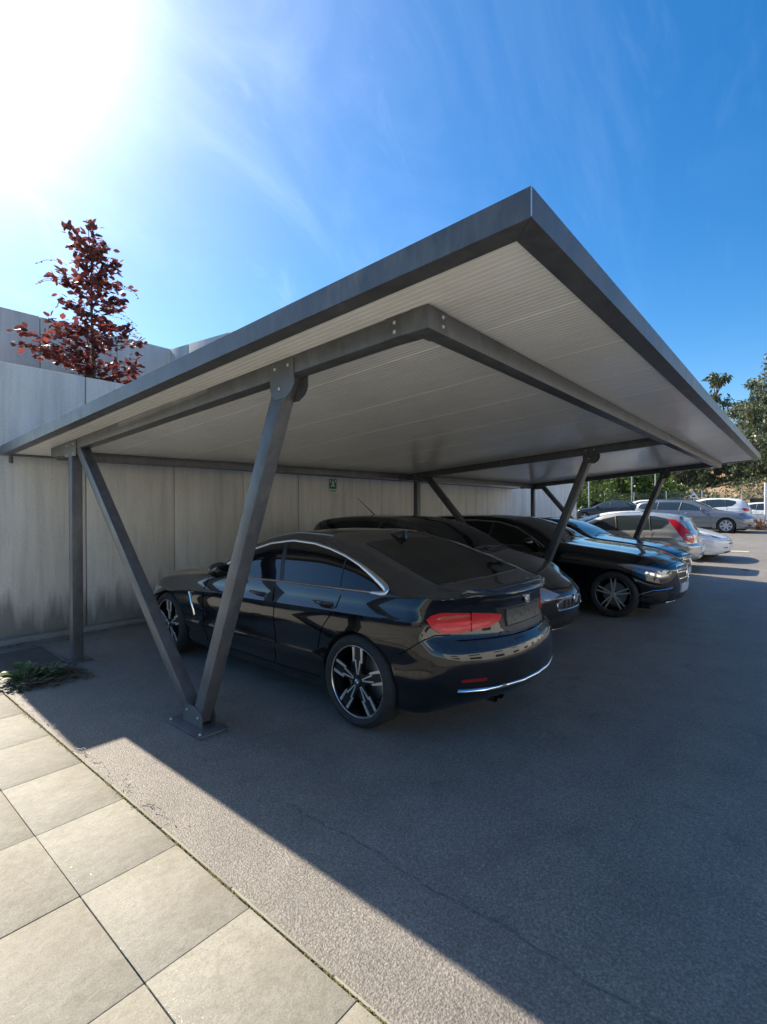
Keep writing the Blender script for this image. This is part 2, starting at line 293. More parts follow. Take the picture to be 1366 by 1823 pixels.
def body_mesh(T, hi=True):
    L = T['L']; ds = .035 if hi else .09; r = T.get('round', .07)
    ss = list(np.arange(r, L - r, ds)) + [L - r]
    ends = [r * (1 - math.cos(a)) for a in np.linspace(.08, PI / 2, 7)][:-1]
    rows = []   # (s, inset)
    for q in ends: rows.append((q, r * (1 - math.sqrt(max(0, 1 - (1 - q / r) ** 2)))))
    for q in ss: rows.append((q, 0))
    for q in ends[::-1]: rows.append((L - q, r * (1 - math.sqrt(max(0, 1 - (1 - q / r) ** 2)))))
    F, B = T['front'], T['rear']; fz, fo = zip(*F['prof']); bz, bo = zip(*B['prof'])
    def place(s, ring):
        y, z = ring[:, 0], ring[:, 1]; W = T['W']
        ff = max(0, 1 - s / .75) ** 2; fb = max(0, 1 - (L - s) / .7) ** 2
        offF = pchip(fz, fo, np.clip(z, fz[0], fz[-1])) + F['k'] * (np.abs(y) / W) ** F['p']
        offB = pchip(bz, bo, np.clip(z, bz[0], bz[-1])) + B['k'] * (np.abs(y) / W) ** B['p']
        x = L / 2 - s - ff * offF + fb * offB
        return np.stack([x, y, z], 1)
    def full(h): m = h[1:-1][::-1] * np.array([-1, 1]); return np.concatenate([h, m])
    rings = []
    def inset(ring, d):
        w = np.abs(ring[:, 0]).max(); z0, z1 = ring[:, 1].min(), ring[:, 1].max(); zc = (z0 + z1) / 2
        return np.stack([ring[:, 0] * (w - d) / w, zc + (ring[:, 1] - zc) * ((z1 - z0) / 2 - d) / ((z1 - z0) / 2)], 1)
    for s, d in rows: rings.append(place(s, full(inset(section(s, T), d) if d else section(s, T))))
    def cap(s):
        base = section(s, T); base = inset(base, r); w = np.abs(base[:, 0]).max(); zc = (base[:, 1].min() + base[:, 1].max()) / 2; out = []
        for f in (.985, .96, .93, .90, .86, .82, .77, .72, .66, .6, .53, .45, .36, .27, .17, .08, .02):
            q = np.stack([base[:, 0] * f, zc + (base[:, 1] - zc) * f], 1); out.append(place(s, full(q)))
        return out
    rings = cap(0)[::-1] + [place(0, full(inset(section(0, T), r * .98)))] + rings + [place(L, full(inset(section(L, T), r * .98)))] + cap(L)
    n = len(rings[0]); vs = np.concatenate(rings); fs = []
    for i in range(len(rings) - 1):
        a = i * n; b = a + n
        for k in range(n): k2 = (k + 1) % n; fs.append((a + k, a + k2, b + k2, b + k))
    fs.append(tuple(range(n))); fs.append(tuple(range((len(rings) - 1) * n, len(rings) * n))[::-1])
    m = MB(); m.add(vs, fs); return m
class Skin:
    """drapes flat outlines over the body of one car"""
    def __init__(s, mb, L, root): s.bvh = BVHTree.FromPolygons(mb.v, mb.f); s.L = L; s.root = root
    tol = .9
    def hit(s, p, d, off):
        p, d = Vector(p), Vector(d).normalized(); o = p - d * 2.5
        loc, nrm, i, dist = s.bvh.ray_cast(o, d)
        if loc is None or (loc - p).length > s.tol: loc, nrm, i, dist = s.bvh.find_nearest(p)
        if nrm.dot(d) > 0: nrm = -nrm
        return loc + nrm * off
    def P(s, q): return Vector((s.L / 2 - q[0], q[1], q[2]))
    def patch(s, pts, d, mat, name, parent=None, off=.004, h=.04, depth=.012, mb=None):
        pts = [s.P(q) for q in pts]; d = Vector(d).normalized(); up = Vector((0, 0, 1)) if abs(d.z) < .8 else Vector((1, 0, 0))
        a = d.cross(up).normalized(); b = a.cross(d).normalized(); c = sum(pts, Vector()) / len(pts)
        poly = []
        for i, p in enumerate(pts):   # densify the outline
            q = pts[(i + 1) % len(pts)]; n = max(1, int((q - p).length / h)); poly += [p.lerp(q, k / n) for k in range(n)]
        uv = [Vector(((p - c).dot(a), (p - c).dot(b))) for p in poly]; nb = len(uv)
        us = [p.x for p in uv]; vv = [p.y for p in uv]; ins = []
        def inside(x, y):
            r = False; j = nb - 1
            for i in range(nb):
                if (uv[i].y > y) != (uv[j].y > y) and x < (uv[j].x - uv[i].x) * (y - uv[i].y) / (uv[j].y - uv[i].y) + uv[i].x: r = not r
                j = i
            return r
        x = min(us) + h / 2
        while x < max(us):
            y = min(vv) + h / 2
            while y < max(vv):
                if inside(x, y) and min((Vector((x, y)) - q).length for q in uv) > h * .45: ins.append(Vector((x, y)))
                y += h
            x += h
        V, E, Fc, *_ = delaunay_2d_cdt(uv + ins, [], [list(range(nb))], 1, 1e-6)
        P3 = [s.hit(c + a * q.x + b * q.y, d, off) for q in V]; n = len(P3)
        m = mb or MB(); fs = [tuple(f) for f in Fc]
        # skirt round the rim so the piece has thickness
        cnt = {}
        for f in fs:
            for i in range(len(f)): e = (f[i], f[(i + 1) % len(f)]); cnt[e] = 1
        rim = [e for e in cnt if (e[1], e[0]) not in cnt]; low = {}
        vs = list(P3)
        for e in rim:
            for i in e:
                if i not in low: low[i] = len(vs); vs.append(P3[i] + d * depth)
        fs += [(e[1], e[0], low[e[0]], low[e[1]]) for e in rim]
        m.add(vs, fs)
        if mb is None: return m.build(name, mat, parent or s.root, True, 40)
    def ribbon(s, pts, d, w, mat, name, parent=None, off=.004, closed=False, ht=.004, mb=None, h=.05, build=True):
        pts = [s.P(q) for q in pts]; d = Vector(d).normalized(); path = []
        n0 = len(pts)
        for i in range(n0 if closed else n0 - 1):
            p, q = pts[i], pts[(i + 1) % n0]; n = max(1, int((q - p).length / h)); path += [p.lerp(q, k / n) for k in range(n)]
        if not closed: path.append(pts[-1])
        N_ = len(path); vs = []
        for i, p in enumerate(path):
            t = (path[(i + 1) % N_ if closed else min(i + 1, N_ - 1)] - path[i - 1 if (closed or i) else 0]); sd = t.cross(d).normalized()
            ww = w(i / max(1, N_ - 1)) if callable(w) else w
            for k, o in ((-.5, -.004), (-.42, off), (0, off + ht), (.42, off), (.5, -.004)): vs.append(s.hit(p + sd * ww * k, d, o))
        fs = []
        for i in range(N_ if closed else N_ - 1):
            j = (i + 1) % N_
            for k in range(4): fs.append((i * 5 + k, i * 5 + k + 1, j * 5 + k + 1, j * 5 + k))
        m = mb or MB(); m.add(vs, fs)
        if mb is None: return m.build(name, mat, parent or s.root, True, 60)
def cut_arches(mb, T, mat):
    me = bpy.data.meshes.new('body'); me.from_pydata(mb.v, [], mb.f); me.materials.append(mat); me.materials.append(M['liner'])
    bm = bmesh.new(); bm.from_mesh(me); bmesh.ops.remove_doubles(bm, verts=bm.verts[:], dist=1e-5); bmesh.ops.recalc_face_normals(bm, faces=bm.faces[:]); bm.to_mesh(me); bm.free()
    o = bpy.data.objects.new('body', me); C.objects.link(o); c = MB(); c.cur = 1
    for sx in (T['sf'], T['sr']):
        for sg in (1, -1):
            x = T['L'] / 2 - sx; ra = T['arch']; n = 36; y0, y1 = sg * (T['W'] - .30), sg * (T['W'] + .15)
            poly = [(x + ra * math.cos(t), T['r'] + ra * math.sin(t)) for t in [2 * PI * k / n for k in range(n)]]
            poly = [(px, pz if pz > T['r'] else T['r'] + (pz - T['r']) * 1.6) for px, pz in poly]
            c.prism(poly, y0, y1, lambda u, v, w: (u, w, v))
    k = c.build('cut', [mat, M['liner']]); md = o.modifiers.new('b', 'BOOLEAN'); md.operation = 'DIFFERENCE'; md.solver = 'EXACT'; md.object = k
    dg = bpy.context.evaluated_depsgraph_get(); ev = o.evaluated_get(dg); m2 = bpy.data.meshes.new_from_object(ev)
    o.modifiers.clear(); old = o.data; o.data = m2; m2.name = 'body'; bpy.data.objects.remove(k); bpy.data.meshes.remove(old)
    m2.polygons.foreach_set('use_smooth', [True] * len(m2.polygons)); m2.set_sharp_from_angle(angle=R(32)); return o
WH = {}
def bar(m, ang, r0, o0, w0, r1, o1, w1, y0, y1):
    """tapered radial bar from radius r0 to r1, sideways offsets o0,o1, widths w0,w1, between depths y0,y1"""
    ca, sa = math.cos(ang), math.sin(ang); poly = [(r0, o0 - w0 / 2), (r1, o1 - w1 / 2), (r1, o1 + w1 / 2), (r0, o0 + w0 / 2)]
    m.prism(poly, y0, y1, lambda u, v, w: (u * ca - v * sa, w, u * sa + v * ca))
def make_wheel(style, r, rr, wd, side, loc, parent, phase=PI / 2):
    """side=+1: outer face towards +y"""
    key = (style, r, rr, side, phase)
    if key in WH:
        t = copy_tree(WH[key], parent); t.location = loc; return t
    h = wd / 2
    m = MB(); m.lathe([(-h * .9, rr * .93), (-h, rr * 1.0), (-h, rr * 1.04), (-h * .8, rr * .97), (0, rr * .9), (h * .6, rr * .95), (h * .86, rr * .965), (h * .93, rr * 1.0), (h * .90, rr * 1.035)], 56)
    w = m.xf(Matrix.Scale(side, 4, (0, 1, 0))).build('wheel', M['rim'] if style in ('star', 'dark', 'twin') else M['alloy'], parent, True, 40)
    t = MB(); t.lathe([(-h, rr), (-h * 1.12, rr + (r - rr) * .45), (-h * .98, r - .018), (-h * .72, r - .002), (-h * .30, r), (h * .30, r), (h * .72, r - .002), (h * .98, r - .018), (h * 1.12, rr + (r - rr) * .45), (h * .99, rr * 1.02)], 64)
    for k in range(-1, 2): pass
    t.xf(Matrix.Scale(side, 4, (0, 1, 0))).build('tyre', M['tyre'], w, True, 50)
    d = MB(); d.lathe([(-.02, .0), (-.02, rr * .70), (.0, rr * .70), (.0, .0)], 40); d.xf(Matrix.Scale(side, 4, (0, 1, 0))).build('brake_disc', M['disc'], w, True, 40)
    sp = MB(); fc = MB(); hub = MB(); y0, y1 = h * .35, h * .78; lip = MB()
    lip.lathe([(h * .90, rr * .985), (h * .955, rr * 1.0), (h * .93, rr * 1.02), (h * .88, rr * 1.01)], 64, closed=True)
    if style == 'star':
        for k in range(5):
            a = phase + k * 2 * PI / 5
            bar(sp, a, .02, 0, .05, rr * .97, 0, .105, y0, y1 - .004)
            for sg in (-1, 1):
                bar(fc, a, .050, sg * .006, .006, .150, sg * .0235, .011, y1 - .006, y1 + .001)
                bar(fc, a, .135, sg * .0385, .013, rr * .985, sg * .040, .022, y1 - .006, y1 + .004)
            bar(fc, a, .046, 0, .018, .052, 0, .018, y1 - .006, y1 + .001)
        hub.lathe([(y1 - .01, .0), (y1 + .004, .0), (y1 + .004, .028), (y1 - .01, .034)], 24)
        sp.lathe([(y0, .075), (y1 - .008, .07), (y1 - .004, .0)], 24)
    elif style == 'twin':
        for k in range(5):
            a = phase + k * 2 * PI / 5
            for sg in (-1, 1): bar(fc, a, .03, sg * .009, .020, rr * .98, sg * .034, .020, y0 + .03, y1)
        hub.lathe([(y1 - .01, .0), (y1 + .006, .0), (y1 + .004, .032), (y1 - .02, .05)], 24); sp.lathe([(y0, .06), (y1 - .012, .055), (y1 - .006, .0)], 20)
    elif style == 'cover':
        for k in range(7):
            a = phase + k * 2 * PI / 7; bar(fc, a, .03, 0, .06, rr * .72, 0, .075, y1 - .01, y1); bar(fc, a, rr * .70, 0, .075, rr * .98, 0, .14, y1 - .01, y1)
        fc.lathe([(y1 - .015, rr * .86), (y1 - .001, rr * .88), (y1 + .004, rr * .99), (y1 - .015, rr * .99)], 48); hub.lathe([(y1 + .006, 0), (y1 + .004, .05), (y1 - .01, .07)], 24)
        sp.lathe([(y0, .0), (y0, rr * .9)], 32)
    else:
        nsp = 10 if style == 'ten' else 5
        for k in range(nsp):
            a = phase + k * 2 * PI / nsp; bar(fc, a, .02, 0, .035, rr * .98, 0, .035 if nsp == 10 else .07, y0 + .02, y1)
        hub.lathe([(y1 + .006, 0), (y1 + .002, .035), (y1 - .02, .06)], 24); sp.lathe([(y0, .06), (y1 - .012, .055), (y1 - .006, .0)], 20)
    X = Matrix.Scale(side, 4, (0, 1, 0))
    fm = {'star': M['machined'], 'twin': M['machined'], 'cover': M['hubcap'], 'dark': M['rim']}.get(style, M['alloy'])
    sp.xf(X).build('spokes', M['rim'], w, True, 30); fc.xf(X).build('spoke_faces', fm, w, True, 30)
    hub.xf(X).build('hub_cap', M['rim'] if style == 'star' else fm, w, True, 30); lip.xf(X).build('rim_edge', M['machined'] if style == 'star' else M['satin'], w, True, 50)
    if style == 'star': roundel(w, Matrix.Translation((0, side * (y1 + .005), 0)) @ Matrix.Rotation(-side * PI / 2, 4, 'X'), .026)
    w.location = loc; WH[key] = w; return w
def roundel(parent, mat4, r):
    """round blue and white quartered emblem lying in its own xy plane, facing +z"""
    m = MB()
    def sect(a0, a1, r0, r1, z0, z1, n=8):
        poly = [(r1 * math.cos(a0 + (a1 - a0) * k / n), r1 * math.sin(a0 + (a1 - a0) * k / n)) for k in range(n + 1)]
        if r0 > 0: poly += [(r0 * math.cos(a0 + (a1 - a0) * k / n), r0 * math.sin(a0 + (a1 - a0) * k / n)) for k in range(n, -1, -1)]
        else: poly.append((0, 0))
        m.prism(poly, z0, z1, lambda u, v, w: (u, v, w))
    m.cur = 0; m.lathe([(0, 0), (.003, 0), (.003, r), (0, r)], 32, 'z')
    m.cur = 1
    for k in range(4): m.cur = 1 + k % 2; sect(k * PI / 2, (k + 1) * PI / 2, 0, r * .62, .003, .0045)
    m.cur = 3; m.lathe([(.003, r * .93), (.006, r * .93), (.006, r), (.0, r)], 32, 'z'); m.lathe([(.003, r * .62), (.0052, r * .62), (.0052, r * .67), (.003, r * .67)], 32, 'z')
    m.xf(mat4); return m.build('emblem', [M['trim'], M['blue'], M['wht'], M['chrome']], parent, False)
def star(parent, mat4, r):
    m = MB(); m.lathe([(-.004, r), (0, r * 1.06), (.004, r), (0, r * .93)], 32, 'z', closed=True)
    for k in range(3):
        a = PI / 2 + k * 2 * PI / 3; ca, sa = math.cos(a), math.sin(a)
        m.prism([(0, -.12 * r), (r * .97, -.01 * r), (r * .97, .01 * r), (0, .12 * r)], -.003, .003, lambda u, v, w: (u * ca - v * sa, u * sa + v * ca, w))
    m.xf(mat4); return m.build('emblem', M['chrome'], parent, False)
def curve(xs, ys): return lambda s: float(pchip(xs, ys, [s])[0])
def prof(pts): return curve(*zip(*pts))
def mirror_part(sk, s, y, z, sg, body, size=(.10, .11, .075)):
    m = MB(); x0 = sk.L / 2 - s; n = 14
    vs = []; fs = []
    for i in range(9):
        t = PI * i / 8
        for k in range(n):
            a = 2 * PI * k / n; rr = math.sin(t) ** .6
            px = -math.cos(t) * size[0] * (.8 if math.cos(t) < 0 else 1.0); vs.append((x0 - px * 1.0 if px < 0 else x0 - px * .35, sg * (y + .10) + math.cos(a) * rr * size[1], z + .06 + math.sin(a) * rr * size[2]))
    for i in range(8):
        for k in range(n): fs.append((i * n + k, i * n + (k + 1) % n, (i + 1) * n + (k + 1) % n, (i + 1) * n + k))
    m.add(vs, fs)
    m.tube([(x0 + .02, sg * (y - .03), z - .01), (x0 + .01, sg * (y + .06), z + .03)], [.03, .022], 8)
    return m.build('wing_mirror', body, sk.root, True, 50)
def handle_part(sk, s, z, sg, mat, W):
    m = MB(); p0 = sk.hit(sk.P((s, sg * W, z)), (0, -sg, 0), 0); q0 = sk.hit(sk.P((s + .19, sg * W, z - .0)), (0, -sg, 0), 0)
    pts = [p0, p0.lerp(q0, .15) + Vector((0, sg * .035, .004)), p0.lerp(q0, .5) + Vector((0, sg * .042, .006)), p0.lerp(q0, .85) + Vector((0, sg * .035, .004)), q0]
    m.tube(pts, [.010, .014, .015, .014, .010], 8); return m.build('door_handle', mat, sk.root, True, 60)
def build_car(sp):
    """one car: body with open wheel arches, wheels, and every lamp, window and trim piece named in its description"""
    T = dict(sp['T']); T['zb'] = prof(T['zb']); T['w'] = prof(T['w']); T['belt'] = prof(T['belt']); T['top'] = prof(T['top'])
    T['ins'] = prof(T['ins']) if isinstance(T['ins'], list) else (lambda s, v=T['ins']: v)
    root = empty(sp['name'], sp['loc'], sp['rz'], sp.get('sc', 1)); tag(root, sp['label'], sp.get('cat', 'car'), sp.get('group'))
    mb = body_mesh(T, sp.get('hi', True)); sk = Skin(mb, T['L'], root); b = cut_arches(mb, T, sp['paint']); b.parent = root
    W, L = T['W'], T['L']; tr = T['track'] if 'track' in T else W - .125
    for i, sx in enumerate((T['sf'], T['sr'])):
        for sg in (1, -1): make_wheel(sp['wheel'], T['r'], T['rr'], .225, sg, (L / 2 - sx, sg * tr, T['r']), root)
    h = sp.get('h', .05)
    for name, mat, pts, d, kw in sp.get('patches', []):
        for sg in (1, -1):
            if kw.get('one') and sg < 0: continue
            if kw.get('only') and sg != kw['only']: continue
            q = [(a, y * sg, z) for a, y, z in pts]; k = {x: v for x, v in kw.items() if x in ('off', 'h', 'depth')}; k.setdefault('h', h)
            o = sk.patch(q, (d[0], d[1] * sg, d[2]), M[mat], name, **k)
            if kw.get('label'): o['label'] = kw['label']
            for n2, m2, pts2, kw2 in kw.get('sub', []):
                sk.patch([(a, y * sg, z) for a, y, z in pts2], (d[0], d[1] * sg, d[2]), M[m2], n2, parent=o, **{**k, 'off': k.get('off', .004) + .003, **kw2})
    for name, mat, pts, d, w, kw in sp.get('ribbons', []):
        for sg in (1, -1):
            if kw.get('one') and sg < 0: continue
            q = [(a, y * sg, z) for a, y, z in pts]
            sk.tol = kw.get('tol', .9)
            sk.ribbon(q, (d[0], d[1] * sg, d[2]), w, M[mat], name, **{x: v for x, v in kw.items() if x in ('off', 'closed', 'ht', 'h')})
    sk.tol = .9
    for pts, d in sp.get('gaps', []):
        for sg in (1, -1):
            if d[1] == 0 and sg < 0: continue
            sk.ribbon([(a, y * sg, z) for a, y, z in pts], (d[0], d[1] * sg, d[2]), .008, M['gap'], 'panel_gap', off=.0026, ht=.0)
    for s, z in sp.get('handles', []):
        for sg in (1, -1): handle_part(sk, s, z, sg, M[sp.get('handle_mat', 'trim')] if 'handle_mat' in sp else sp['paint'], W)
    if 'mirror' in sp:
        for sg in (1, -1): mirror_part(sk, *sp['mirror'], sg, sp['paint'])
    # underside
    u = MB(); u.box((-L / 2 + .85, -W + .33, .13), (L / 2 - .35, W - .33, .30)); u.build('underbody', M['liner'], root)
    return root, sk
def side(pts, W=.9): return [(s, W, z) for s, z in pts]
GRP_SHADE = 'cars parked under the carport'
# ---- the near black four-door coupe, nose to the wall
COUPE = dict(L=4.64, W=.912, sf=.82, sr=3.66, r=.335, rr=.254, arch=.362, tumble=.47, sh=.15, ins=.055, cr=.016, round=.06,
    zb=[(0, .22), (.3, .18), (.8, .17), (3.6, .17), (4.3, .20), (4.64, .27)],
    w=[(0, .80), (.2, .865), (.6, .902), (1.2, .905), (2.4, .898), (3.2, .908), (3.7, .912), (4.15, .895), (4.45, .84), (4.64, .765)],
    top=[(0, .68), (.12, .76), (.4, .85), (.84, .92), (1.3, .965), (1.5, .99), (1.8, 1.13), (2.1, 1.265), (2.4, 1.35), (2.7, 1.387), (3.0, 1.376), (3.4, 1.305), (3.8, 1.185), (4.1, 1.085), (4.35, 1.035), (4.52, 1.022), (4.60, 1.018), (4.64, 1.01)],
    belt=[(0, .62), (.4, .76), (.84, .85), (1.5, .915), (2.5, .945), (3.5, .975), (4.1, .985), (4.45, .985), (4.64, .975)],
    front=dict(prof=[(.18, .12), (.3, .02), (.5, 0), (.62, .03), (.70, .1), (.8, .2)], k=.36, p=2.6),
    rear=dict(prof=[(.2, .18), (.3, .07), (.40, .01), (.55, 0), (.64, .02), (.70, .08), (.82, .115), (.93, .10), (.99, .05), (1.03, .045)], k=.44, p=2.4))
dlo = [(1.66, .945), (1.86, 1.06), (2.12, 1.185), (2.4, 1.262), (2.7, 1.298), (3.0, 1.285), (3.2, 1.255), (3.4, 1.21), (3.58, 1.155), (3.72, 1.10), (3.82, 1.056), (3.88, 1.026), (3.905, 1.006), (3.90, .992), (3.86, .984), (3.78, .981), (3.2, .972), (2.4, .955)]
def coupe():
    sp = dict(name='parked_car', label='glossy black fastback coupe with star-spoke wheels, nearest the camera, tail towards the lane', group=GRP_SHADE,
        loc=(3.505, 3.79, 0), rz=R(89.4), T=COUPE, paint=M['black'], wheel='star', h=.035, mirror=(1.95, .84, .945),
        handles=[(2.36, .845), (3.22, .862)],
        patches=[
            ('side_window', 'glass', side(dlo), (0, -1, 0), {}),
            ('windscreen', 'glass', [(1.55, -.64, 1), (1.95, -.66, 1.2), (2.38, -.56, 1.35), (2.40, 0, 1.36), (2.38, .56, 1.35), (1.95, .66, 1.2), (1.55, .64, 1), (1.50, 0, 1)], (0, 0, -1), dict(one=1)),
            ('rear_window', 'glass', [(3.40, -.50, 1.3), (3.36, 0, 1.3), (3.40, .50, 1.3), (3.8, .56, 1.2), (4.18, .60, 1.1), (4.24, 0, 1.1), (4.18, -.60, 1.1), (3.8, -.56, 1.2)], (0, 0, -1), dict(one=1)),
            ('tail_lamp', 'red', [(4.33, .9, .845), (4.37, .88, .872), (4.46, .87, .885), (4.56, .66, .872), (4.56, .48, .855), (4.56, .36, .838), (4.56, .38, .80), (4.56, .48, .768), (4.52, .68, .752), (4.47, .78, .742), (4.41, .85, .752), (4.36, .88, .79)], (1, -.8, 0),
                dict(depth=.02, off=.008, sub=[
                    ('lamp_bar', 'red2', [(4.42, .84, .768), (4.46, .82, .760), (4.53, .66, .770), (4.56, .52, .785), (4.56, .48, .805), (4.52, .66, .792), (4.47, .79, .780), (4.42, .84, .783)], {}),
                    ('lamp_bar', 'red2', [(4.40, .87, .80), (4.50, .76, .795), (4.54, .66, .80), (4.54, .66, .822), (4.49, .78, .815), (4.40, .87, .815)], {}),
                    ('indicator', 'orange', [(4.40, .87, .845), (4.45, .86, .862), (4.53, .72, .866), (4.54, .66, .858), (4.52, .74, .845), (4.42, .85, .835)], {}),
                    ('lamp_gap', 'gap', [(4.545, .665, .75), (4.545, .672, .75), (4.545, .672, .88), (4.545, .665, .88)], dict(h=.02))])),
            ('plate_recess', 'trim', [(4.6, -.36, .885), (4.6, .36, .885), (4.6, .31, .735), (4.6, .24, .705), (4.6, -.24, .705), (4.6, -.31, .735)], (1, 0, 0), dict(one=1, off=.002)),
            ('number_plate', 'plated', [(4.6, -.26, .865), (4.6, .26, .865), (4.6, .26, .755), (4.6, -.26, .755)], (1, 0, 0), dict(one=1, off=.012, h=.03)),
            ('rear_reflector', 'redx', [(4.6, .73, .462), (4.6, .56, .462), (4.6, .56, .442), (4.6, .73, .442)], (1, -.25, 0), dict(off=.005)),
            ('headlamp', 'lamp', [(.70, .88, .72), (.40, .85, .72), (.15, .70, .66), (.05, .45, .60), (.08, .45, .52), (.2, .70, .55), (.5, .86, .62)], (-1, -1, 0), {}),
        ],
        ribbons=[
            ('window_trim', 'satin', side(dlo[:16]), (0, -1, 0), lambda t: .021 + .024 * max(0, min(1, (t - .78) / .14)) - .022 * max(0, (t - .94) / .06), dict(off=.007, ht=.006, h=.025)),
            ('window_trim', 'satin', side(dlo[15:] + dlo[:1]), (0, -1, 0), .014, dict(off=.007, ht=.004)),
            ('door_pillar', 'trim', side([(2.62, 1.285), (2.74, .965)]), (0, -1, 0), .06, dict(off=.006, ht=.001)),
            ('door_pillar', 'trim', side([(3.42, 1.21), (3.46, .978)]), (0, -1, 0), .016, dict(off=.006, ht=.001)),
            ('boot_lip', 'black', [(4.37, -.62, 1.03), (4.46, -.4, 1.03), (4.50, 0, 1.03), (4.46, .4, 1.03), (4.37, .62, 1.03)], (0, 0, -1), lambda t: .006 + .06 * min(1, 5 * t, 5 * (1 - t)), dict(one=1, tol=.10, off=.008, ht=.012)),
            ('bumper_trim', 'chrome', [(4.56, .70, .385), (4.6, .5, .38), (4.62, 0, .38), (4.6, -.5, .38), (4.56, -.70, .385)], (1, 0, 0), .024, dict(one=1, off=.006, ht=.006)),
            ('wing_vent', 'chrome', side([(1.30, .735), (1.335, .64), (1.365, .55), (1.37, .50)]), (0, -1, 0), .016, dict(off=.006)),
            ('wing_vent', 'trim', side([(1.29, .745), (1.40, .745), (1.40, .71)]), (0, -1, 0), .02, dict(off=.003)),
            ('roof_strip', 'satin', [(2.1, .60, 1.3), (2.6, .585, 1.37), (3.1, .575, 1.36)], (0, 0, -1), .012, dict(off=.003, ht=.003)),
            ('window_seal', 'trim', [(3.40, -.50, 1.3), (3.36, 0, 1.3), (3.40, .50, 1.3), (3.8, .56, 1.2), (4.18, .60, 1.1), (4.24, 0, 1.1), (4.18, -.60, 1.1), (3.8, -.56, 1.2)], (0, 0, -1), .008, dict(one=1, off=.005, closed=True, ht=.001)),
            ('plate_frame', 'lampdark', [(4.6, -.262, .867), (4.6, .262, .867), (4.6, .262, .753), (4.6, -.262, .753)], (1, 0, 0), .008, dict(one=1, off=.014, closed=True, h=.04)),
            ('plate_trim', 'satin', [(4.6, .34, .72), (4.6, .24, .70), (4.6, -.24, .70), (4.6, -.34, .72)], (1, 0, 0), .012, dict(one=1, off=.005)),
        ],
        gaps=[(side([(1.62, .91), (1.56, .75), (1.54, .5), (1.58, .27)]), (0, -1, 0)), (side([(2.66, .95), (2.70, .75), (2.70, .45), (2.66, .27)]), (0, -1, 0)),
              (side([(3.50, .975), (3.46, .85), (3.30, .66), (3.24, .50)]), (0, -1, 0)), (side([(1.6, .27), (2.6, .26), (3.24, .27)]), (0, -1, 0)),
              ([(4.06, .9, .60), (4.22, .9, .70), (4.32, .88, .738), (4.42, .85, .738)], (.6, -1, 0)),
              ([(4.6, -.66, .70), (4.6, 0, .69), (4.6, .66, .70)], (1, 0, 0))])
    root, sk = build_car(sp)
    bd = [c for c in root.children if c.name.startswith('body')][0]
    q = sk.hit(sk.P((4.6, 0, .925)), (1, 0, 0), .002); roundel(root, Matrix.Translation(q) @ Matrix.Rotation(R(-82), 4, 'Y'), .041)
    e = MB()
    for y in (.25, .335):
        for sg in (1,):
            e.tube([(-L_(COUPE) + .50, y, .268), (-L_(COUPE) + .17, y, .262)], .036, 20, False); e.tube([(-L_(COUPE) + .17, y, .262), (-L_(COUPE) + .35, y, .266)], .031, 20, False)
    e.build('exhaust_pipe', M['rim'], root, True)
    fin = MB(); x = 4.64 / 2 - 3.32; z = 1.34
    fin.add([(x + .1, 0, z), (x, .022, z - .01), (x - .1, .018, z - .03), (x - .1, -.018, z - .03), (x, -.022, z - .01), (x - .08, 0, z + .045), (x - .02, 0, z + .035)],
            [(0, 1, 6), (1, 2, 5, 6), (2, 3, 5), (3, 4, 6, 5), (4, 0, 6)]); fin.build('roof_aerial', M['black'], root, True)
    # mirror trim strip and window etching
    return root
def L_(T): return T['L'] / 2
ESTATE = dict(L=4.93, W=.926, sf=.76, sr=3.72, r=.335, rr=.238, arch=.37, tumble=.46, sh=.15, ins=.05, round=.07,
    zb=[(0, .22), (.25, .18), (.8, .17), (4.2, .17), (4.7, .22), (4.93, .30)],
    w=[(0, .78), (.2, .865), (.6, .915), (1.1, .926), (3.8, .926), (4.5, .90), (4.93, .82)],
    top=[(0, .76), (.08, .82), (.35, .90), (.9, .975), (1.4, 1.03), (1.6, 1.06), (1.95, 1.24), (2.3, 1.375), (2.65, 1.445), (3.1, 1.468), (3.8, 1.46), (4.35, 1.42), (4.6, 1.36), (4.78, 1.17), (4.88, 1.02), (4.93, .97)],
    belt=[(0, .68), (.5, .81), (1.0, .875), (1.6, .925), (2.5, .95), (4.3, 1.0), (4.93, .92)],
    front=dict(prof=[(.18, .10), (.3, .02), (.5, 0), (.68, .0), (.76, .03), (.86, .12)], k=.34, p=2.6),
    rear=dict(prof=[(.2, .1), (.35, .02), (.5, 0), (.65, .03), (.75, .08), (.95, .09), (1.3, .0)], k=.25, p=3))
edlo = [(1.78, .965), (2.0, 1.10), (2.3, 1.255), (2.65, 1.345), (3.1, 1.37), (3.8, 1.362), (4.3, 1.315), (4.46, 1.25), (4.52, 1.05), (4.3, 1.022), (3.2, .985)]
